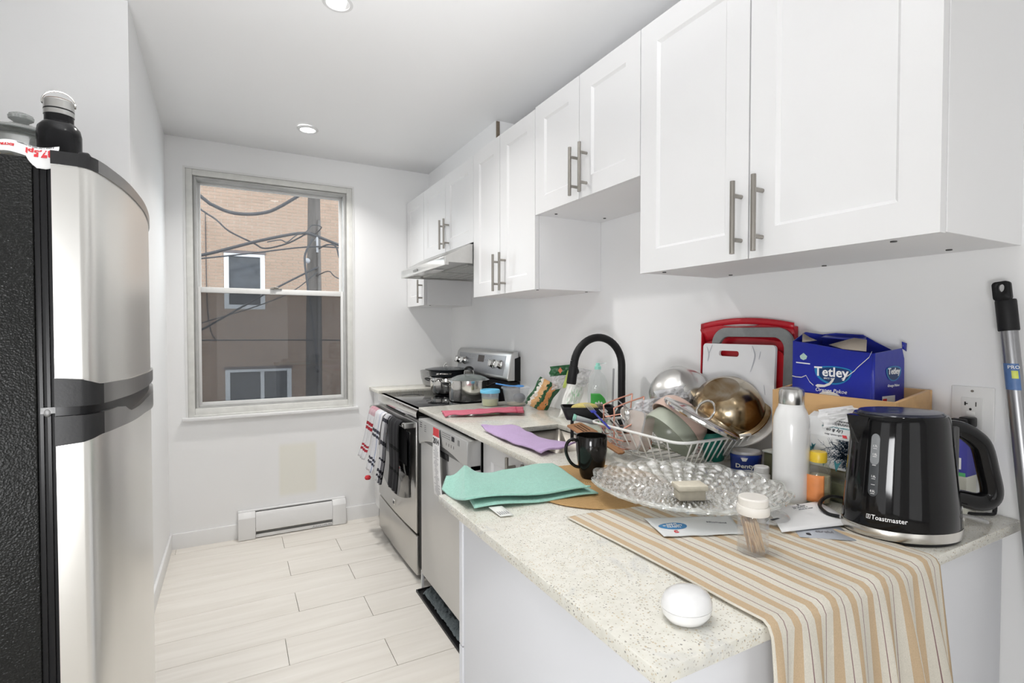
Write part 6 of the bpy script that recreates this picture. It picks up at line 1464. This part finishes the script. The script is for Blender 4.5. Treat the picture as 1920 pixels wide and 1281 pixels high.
for k in range(44):
    o_ = tp if k == 0 else tp.copy()
    if k: COL.objects.link(o_)
    f0 = random.uniform(-.017, .017); wlim = math.sqrt(.0205 ** 2 - f0 ** 2)
    r1 = random.uniform(-wlim + .010, wlim); r0 = max(-wlim, r1 - random.uniform(.010, .022))
    if r1 < r0 + .004: r1 = r0 + .004
    b0 = RT * r1 + FW * f0 + UP * random.uniform(.0035, .007)
    e_ = RT * r0 + FW * (f0 * .9) + UP * .058
    dirn = (e_ - b0).normalized()
    o_.matrix_basis = Matrix.Translation(Vector((TPX, TPY, CZ + .0045)) + b0) @ axes(dirn).to_4x4()
    tag(o_, 'wooden toothpick leaning inside the clear jar with white cap', 'toothpick', 'toothpicks in the jar')
t = thing('earbud_case', 'glossy white pebble-shaped case alone on the near worktop', 'case', (.552, .515, CZ))
M().lathe([(0, 0), (.020, .0), (.030, .004), (.0355, .012), (.037, .0205)], 56, 1.0, .86).out('base', pm('gloss_white', (.80, .80, .80), .08, noise=(10, .01), coat=.5), t, smooth=60)
M().lathe([(.037, .0208), (.0365, .027), (.032, .036), (.022, .042), (.010, .0445), (0, .045)], 56, 1.0, .86).out('lid', MATS['gloss_white'], t, smooth=60)

# ------------------------------------------------------------------ kettle
KC = Vector((1.170, .540, CZ))
t = thing('kettle', 'black electric kettle with steel base band and loop handle', 'kettle', KC, rot=Euler((0, 0, math.radians(-28.2))))
def kr(z):  # half axes along / across the handle line, centre shift
    k = max(0, (z - .028)) / .212
    return .1065 - .022 * k, .080 - .012 * k, -.004 * k
def ksurf(th, z, h=0):
    a, b, dx = kr(z); n_ = Vector((math.cos(th) / a, math.sin(th) / b, 0)).normalized()
    return Vector((dx + a * math.cos(th), b * math.sin(th), z)) + n_ * h
def ring_lathe(zs, n=64, sc=None):
    vs = []; 
    for z, s in zs:
        a, b, dx = kr(min(z, .240)); vs += [(dx + a * s * math.cos(2 * PI * k / n), b * s * math.sin(2 * PI * k / n), z) for k in range(n)]
    fs = [(i * n + k, i * n + (k + 1) % n, (i + 1) * n + (k + 1) % n, (i + 1) * n + k) for i in range(len(zs) - 1) for k in range(n)]
    fs += [tuple(range(n))[::-1], tuple((len(zs) - 1) * n + k for k in range(n))]
    return M().add(vs, fs)
ring_lathe([(0.0, .94), (.002, .97), (.006, .98), (.007, .98)]).out('base_plate', black_pl, t)
ring_lathe([(.007, 1.0), (.008, 1.005), (.024, 1.005), (.025, 1.0)]).out('base_band', pm('brushed_band', (.62, .60, .56), .25, 1.0, noise=(60, .15), stretch=(1, 1, .1)), t)
kb = pm('kettle_black', (.004, .004, .0045), .06, spec=.32, noise=(30, .1))
ring_lathe([(.025, .99), (.028, 1.0), (.06, 1.0), (.12, 1.0), (.18, 1.0), (.225, 1.0), (.234, .985), (.238, .96)]).out('body', kb, t)
ring_lathe([(.236, .90), (.2395, .90), (.243, .86), (.2445, .70), (.2450, .4)]).out('lid', pm('lid_black', (.012, .014, .03), .15, noise=(30, .1)), t)
a_, b_, dx_ = kr(.22)
M().add([(dx_ - a_ * .93, -.026, .234), (dx_ - a_ * .93, .026, .234), (dx_ - a_ - .020, 0, .2365), (dx_ - a_ * .99, -.012, .170), (dx_ - a_ * .99, .012, .170), (dx_ - a_ * .8, 0, .236)],
    [(0, 3, 2), (3, 4, 2), (4, 1, 2), (0, 2, 5), (2, 1, 5)]).out('spout', kb, t, smooth=20)
hp = [(.068, 0, .206), (.092, 0, .209), (.118, 0, .204), (.142, 0, .190), (.160, 0, .170), (.172, 0, .125), (.181, 0, .085), (.176, 0, .066), (.155, 0, .060), (.125, 0, .066), (.10, 0, .072), (.085, 0, .076)]
hs = smoothpts(hp, 4); M().tube(hs, [.0125 + .0045 * math.sin(PI * k / (len(hs) - 1)) for k in range(len(hs))], 16, flat=1.15).out('handle', kb, t)
M().box(.088, .102, -.018, .018, .025, .215).out('spine', pm('spine_grey', (.05, .05, .05), .25, noise=(20, .1)), t, bev=.005)
# level window with marks
g0 = -PI / 2 - .60 - .40
def kf(a, b, h, th0=g0, z0=.145): return ksurf(th0 + a / .105, z0 + b, h)
gw = [(x, y) for x, y in rrect(-.010, .010, -.060, .060, .010, 6)]
m = M().add([kf(x, y, .0008) for x, y in gw], [tuple(range(len(gw)))]); g_ = m.out('level_window', pm('smoked_window', (.05, .055, .06), .2, noise=(20, .1)), t, smooth=0)
gw = [(x, y) for x, y in rrect(-.0095, .0095, -.000, .0595, .0095, 6)]
M().add([kf(x, y, .0011) for x, y in gw], [tuple(range(len(gw)))]).out('level_clear', pm('window_grey', (.22, .23, .24), .2, noise=(20, .1)), g_, smooth=0)
for s, b in (('1.7L', .036), ('1.5L', .020), ('1.0L', -.022), ('0.5L', -.050)):
    lettering(s, .0058, lambda x, y, h, b=b: kf(x, y + b, h + .0014), whiteink, g_)
for b in (.031, .0155, -.001, -.027, -.038, -.055): 
    M().add([kf(x, b + y, .0016) for x, y in ((-.004, 0), (.004, 0), (.004, .0008), (-.004, .0008))], [(0, 1, 2, 3)]).out('level_mark', whiteink, g_, smooth=0)
TA = -PI / 2 - .70
lettering('Toastmaster', .0122, lambda x, y, h: ksurf(TA + x / .105, .046 + y, h + .0006), whiteink, t, bold=.0001)
m = M()
for x0, x1, y0, y1 in ((-.005, .005, .004, .005), (-.005, .005, -.005, -.004), (-.005, -.004, -.005, .005), (.004, .005, -.005, .005), (-.001, .001, -.003, .003)):
    m.add([ksurf(TA + (x * .8 - .037) / .105, .046 + y * .8, .0008) for x, y in ((x0, y0), (x1, y0), (x1, y1), (x0, y1))], [(0, 1, 2, 3)])
m.out('logo_mark', whiteink, t, smooth=0)
for s, b in (('ON', .010), ('OFF', -.012)): lettering(s, .006, lambda x, y, h, b=b: ksurf(-PI / 2 + 1.02 + x / .08, .052 + b + y, h + .0005), whiteink, t)
M().tube(smoothpts([(.078, -.030, .045), (.10, -.034, .044), (.125, -.036, .038), (.138, -.036, .033)], 3), [.006, .006, .0065, .007, .008, .0085, .009, .009, .009, .007][:10], 12, flat=.5).out('switch_lever', clear('lever_plastic', (.80, .80, .80), .35, .08, bodycol=(.5, .5, .5)), t)
tag(M().tube(smoothpts([(1.106, .622, CZ + .016), (1.100, .644, CZ + .017), (1.120, .672, CZ + .022), (1.165, .686, CZ + .028), (1.215, .682, CZ + .022), (1.27, .615, CZ + .008), (1.35, .580, CZ + .006), (1.42, .50, CZ + .006), (1.452, .49, CZ + .02), (1.455, .51, 1.06), (1.437, .532, 1.118)], 6), .0042, 8, flat=.8).out('power_cord', black_pl), 'black power cord looping from the kettle to the wall outlet', 'cord')

# ------------------------------------------------------------------ outlet, plug, broom pole
t = thing('wall_outlet', 'white wall outlet plate with two sockets right of the crate', 'outlet', (XR, .537, 1.145))
M().box(XR - .006, XR - .0005, .498, .576, 1.083, 1.203).out('plate', white_pl, t, world=True, bev=.003)
M().box(XR - .0085, XR - .006, .518, .556, 1.108, 1.178).out('socket_face', pm('socket_white', (.70, .70, .69), .35, noise=(20, .02)), t, world=True, bev=.001)
for z0 in (1.160, 1.122):
    s_ = M().box(XR - .0092, XR - .0085, .5475, .5500, z0, z0 + .008).out('slot', dark_gap, t, world=True)
    M().box(XR - .0092, XR - .0085, .5285, .5300, z0 - .001, z0 + .009).out('slot', dark_gap, t, world=True)
    M().box(XR - .0092, XR - .0085, .5440, .5475, z0 + .003, z0 + .005).out('slot', dark_gap, t, world=True)
    M().ell((XR - .0088, .539, z0 - .008), (.0008, .0025, .0028)).out('ground_hole', dark_gap, t, world=True)
M().box(XR - .0098, XR - .0085, .530, .546, 1.139, 1.147).out('test_button', white_pl, t, world=True, bev=.0006)
M().cyl(.0028, 0, .001, 12).xf(Matrix.Translation((XR - .006, .537, 1.193)) @ axes((-1, 0, 0)).to_4x4()).out('screw', nickel, t, world=True)
t = thing('plug', 'black plug pushed into the lower wall socket', 'plug', (1.445, .537, 1.123))
M().box(1.430, XR - .009, .525, .550, 1.113, 1.136).out('body', black_pl, t, world=True, bev=.004)
M().box(1.418, 1.432, .530, .560, 1.116, 1.133).out('strain_relief', black_pl, t, world=True, bev=.004)
p0, p1 = Vector((1.438, .4785, 1.430)), Vector((1.438, .4365, 1.030)); d = (p1 - p0).normalized()
d = Vector((-.02, d.y, d.z)).normalized(); L_ = (p0.z - .04) / -d.z
t = thing('mop_pole', 'grey metal broom pole with black grip leaning against the right wall', 'pole', p0 + d * (L_ - .0))
M().tube([p0 + d * .095, p0 + d * (L_ - .04)], .0145, 20).out('pole', pm('grey_pole', (.30, .30, .31), .3, .8, noise=(20, .06)), t, world=True)
M().tube([p0 + d * .036, p0 + d * .04, p0 + d * .10, p0 + d * .102], [.0168, .0175, .0175, .0165], 20).out('grip', black_mt, t, world=True)
ax_ = axes(-d, (0, 1, 0)).to_4x4()
oo = rrect(-.0145, .0145, 0, .040, .007, 6)
bmv = bmesh.new(); hh = [(.0 + .006 * math.cos(a), .028 + .007 * math.sin(a) * (1 if math.sin(a) > 0 else 1.5)) for a in [2 * PI * k / 14 for k in range(14)]]
v1 = [bmv.verts.new((x, 0, y)) for x, y in oo]; v2 = [bmv.verts.new((x, 0, y)) for x, y in hh]
ee = [bmv.edges.new((v1[k], v1[(k + 1) % len(v1)])) for k in range(len(v1))] + [bmv.edges.new((v2[k], v2[(k + 1) % len(v2)])) for k in range(len(v2))]
bmesh.ops.triangle_fill(bmv, edges=ee, use_beauty=True); bmv.verts.index_update()
m = M().add([v.co.copy() for v in bmv.verts], [tuple(v.index for v in f.verts) for f in bmv.faces]); bmv.free()
m.xf(Matrix.Translation(p0 + d * .038 + Vector((-.006, 0, 0))) @ ax_ ).out('hanging_loop', black_mt, t, world=True, solid=.012)
M().lathe([(0, -.02), (.02, -.02), (.03, .0), (.02, .03), (.0155, .05), (0, .05)], 20).xf(Matrix.Translation((p0 + d * (L_ - .02)))).out('head_socket', black_mt, t, world=True)
sk_ = M().grid(lambda u, v: (p0 + d * (.170 + .055 * v)) + Vector((-math.cos(-1.0 + 2.0 * u), -math.sin(-1.0 + 2.0 * u), 0)) * .0149, 12, 2).out('sticker', pm('blue_sticker', (.08, .16, .35), .4, noise=(40, .3)), t, world=True)
M().grid(lambda u, v: (p0 + d * (.185 + .016 * v)) + Vector((-math.cos(.1 + .7 * u), -math.sin(.1 + .7 * u), 0)) * .0153, 6, 2).out('sticker_mark', pm('yellow_mark', (.55, .6, .1), .4, noise=(40, .3)), t, world=True)
lettering('PRO', .010, lambda a, b, h: (p0 + d * (.178 - b)) + Vector((-math.cos(.40 + a / .015), -math.sin(.40 + a / .015), 0)) * (.0153 + h), whiteink, t).matrix_parent_inverse = t.matrix_basis.inverted()

# ------------------------------------------------------------------ boot tray with grey rug on the floor
t = thing('boot_tray', 'black plastic boot tray on the floor beneath the dishwasher', 'tray', (.85, 2.2, 0))
M().prism([(.803, 1.90), (1.0, 1.90), (1.0, 2.532), (.803, 2.532)], .0006, .005, 'z').out('base', black_pl, t, world=True)
for x0, x1, y0, y1 in ((.803, .811, 1.90, 2.532), (.811, .89, 2.524, 2.532)): M().box(x0, x1, y0, y1, .005, .012).out('rim', black_pl, t, world=True, bev=.002)
def rug(u, v):
    x = .822 + .085 * u; y = 1.92 + .565 * v
    e = math.sin(PI * min(1, u * 1.1 + .02)) ** .5 * min(1, (1 - v) * 9) ** .5
    return Vector((x + .006 * (vn(u * 6, v * 40, 3) - .5), y + .01 * (vn(v * 50, u * 5) - .5), .006 + e * (.030 + .026 * vn(u * 7, v * 55, 1) + .012 * vn(u * 16, v * 120, 2))))
tag(M().grid(rug, 22, 150).out('shag_rug', pm('slate_shag', (.12, .145, .155), .95, noise=(220, .7), bump=(300, 1.5)), smooth=60), 'rolled slate grey shaggy mat lying in the black boot tray', 'mat')

# ------------------------------------------------------------------ on top of the fridge
FT = 1.6565
t = thing('flask', 'black insulated flask with steel cap and wire bail on the fridge', 'bottle', (-.316, 1.420, FT))
t.matrix_basis = Matrix.Translation((-.370, 1.425, FT)); t.matrix_basis = Matrix.Translation((-.320, 1.425, 1.6645))
M().lathe([(0, 0), (.036, 0), (.0375, .003), (.0375, .085), (.035, .098), (.028, .107), (.0245, .110), (.0245, .124), (0, .124)], 40).out('body', pm('flask_black', (.008, .008, .009), .18, spec=.25, noise=(20, .1)), t)
c_ = M().lathe([(0, .124), (.0255, .124), (.0255, .134), (.0245, .135), (.0255, .136), (.0255, .153), (.024, .155), (0, .155)], 40).out('cap', steel, t)
M().lathe([(.0247, .1335), (.0257, .1335), (.0257, .1362), (.0247, .1362)], 40).out('ring', black_pl, c_)
M().lathe([(0, .155), (.023, .155), (.0225, .157), (0, .1575)], 40).out('bamboo_disc', pm('bamboo_dark', (.16, .10, .06), .5, noise=(30, .2)), c_)
M().tube([Vector((p[0], p[1], p[2])) for p in ([(-.0265, .004, .148)] + [(.0265 * math.cos(a) * 1.05, -.006 * math.sin(a), .150 + .024 * math.sin(a)) for a in [PI - PI * k / 14 for k in range(15)]] + [(.0265, .004, .146)])], .0016, 8).out('bail', steel_pol, t)
M().box(-.038, .038, -.038, .038, -.008, 0).out('stand', capm, None).name = 'tray_dummy'
bpy.data.objects.remove(bpy.data.objects['tray_dummy'])
t.matrix_basis = Matrix.Translation((-.372 + .052, 1.425, 1.6565))
t = thing('glass_jar', 'clear glass cookie jar with knobbed lid on the fridge', 'jar', (-.402, 1.505, FT))
jg = clear('cookie_jar_glass', (.74, .76, .75), .22, .03, bodycol=(.7, .7, .68))
M().lathe([(0, 0), (.055, 0), (.068, .010), (.074, .035), (.070, .065), (.062, .082), (.060, .088), (.057, .088), (.059, .080), (.067, .063), (.071, .035), (.064, .012), (.053, .004), (0, .004)], 48).out('jar', jg, t)
for n_ in jg.node_tree.nodes:
    if n_.type == 'MATH' and n_.operation == 'MULTIPLY_ADD': n_.inputs[1].default_value = .9; n_.inputs[2].default_value = .10
l_ = M().lathe([(.057, .084), (.066, .090), (.070, .094), (.066, .099), (.050, .108), (.030, .114), (.014, .116), (.011, .120), (.014, .124), (.021, .129), (.022, .135), (.017, .141), (.008, .144), (0, .145), (0, .112), (.03, .110), (.05, .104), (.060, .097)], 48).out('lid', jg, t)
gr_ = clear('thick_glass_rim', (.55, .58, .57), .35, .04, bodycol=(.62, .64, .63))
for r_, z_, w_ in ((.0695, .095, .0028), (.0600, .101, .0016), (.060, .087, .0022)):
    M().tube([(r_ * math.cos(k * PI / 20), r_ * math.sin(k * PI / 20), z_) for k in range(40)], w_, 6, closed=True).out('glass_ring', gr_, l_)
M().lathe([(0, .112), (.030, .112), (.016, .117), (.010, .121), (.014, .126), (.0215, .131), (.020, .139), (.010, .144), (0, .145)], 32).out('knob', gr_, l_)
M().lathe([(0, .005), (.052, .006), (.064, .02), (.068, .040), (0, .046)], 30).out('contents', pm('pale_mints', (.50, .50, .48), .6, noise=(60, .4), bump=(80, 1.0)), t)
t = thing('flyer', 'crumpled red and white store flyer hanging over the fridge top', 'flyer', (-.34, 1.292, 1.66))
def fly(u, v):   # v 0 at the hanging bottom edge
    x = -.385 + .092 * u; rag = .004 * vn(u * 20, 3)
    if v < .35 and u < .55: k = .35
    z = 1.6575 + .024 * v + .004 * math.sin(u * 7)
    if u > .50 and v < .4: z -= (.4 - v) * .045 * min(1, (u - .5) * 6) + rag
    return Vector((x, 1.2885 + .012 * v + .003 * vn(u * 6, v * 5, 2) + (.006 * max(0, u - .6)), max(z, 1.6575) if u < .45 else z))
M().grid(fly, 30, 16).out('sheet', paper, t, world=True, solid=.0006, smooth=60)
ff_ = lambda a, b, h: fly(.5 + a / .092, .60 + b / .030) + Vector((0, -.0010 - h, 0))
lettering('37,5pl', .016, lambda a, b, h: ff_(.018 - a, -.002 - b, h), redink, t, bold=.0006).matrix_parent_inverse = t.matrix_basis.inverted()
lettering('EXTRA', .008, lambda a, b, h: ff_(-.030 - a, .0 - b, h), redink, t, bold=.0004).matrix_parent_inverse = t.matrix_basis.inverted()
lettering('2 pour 1 sur tout en magasin', .0045, lambda a, b, h: ff_(.012 - a, .010 - b, h), ink, t).matrix_parent_inverse = t.matrix_basis.inverted()
t = thing('yellow_packet', 'folded yellow card packet at the left edge on the fridge', 'packet', (-.415, 1.33, FT))
yc_ = pm('yellow_card', (.68, .52, .17), .6, noise=(20, .12))
M().prism([(-.47, FT), (-.380, FT), (-.402, FT + .050), (-.412, FT + .064), (-.47, FT + .05)], 1.318, 1.320, 'y').out('front_card', yc_, t, world=True)
M().prism([(-.46, FT), (-.40, FT), (-.408, FT + .040), (-.46, FT + .042)], 1.330, 1.332, 'y').out('back_card', pm('dark_yellow_card', (.50, .36, .05), .6, noise=(20, .12)), t, world=True)
t = thing('pan_lid', 'steel-rimmed glass lid lying behind the curved freezer trim', 'lid', (-.325, 1.62, FT))
M().lathe([(.062, .034), (.070, .034), (.072, .038), (.070, .042), (.062, .042)], 48).out('rim', steel_pol, t)
M().lathe([(0, 0), (.05, 0), (.060, .006), (.066, .034), (.064, .034), (.057, .008), (.048, .003), (0, .003)], 48).out('dish', black_mt, t)
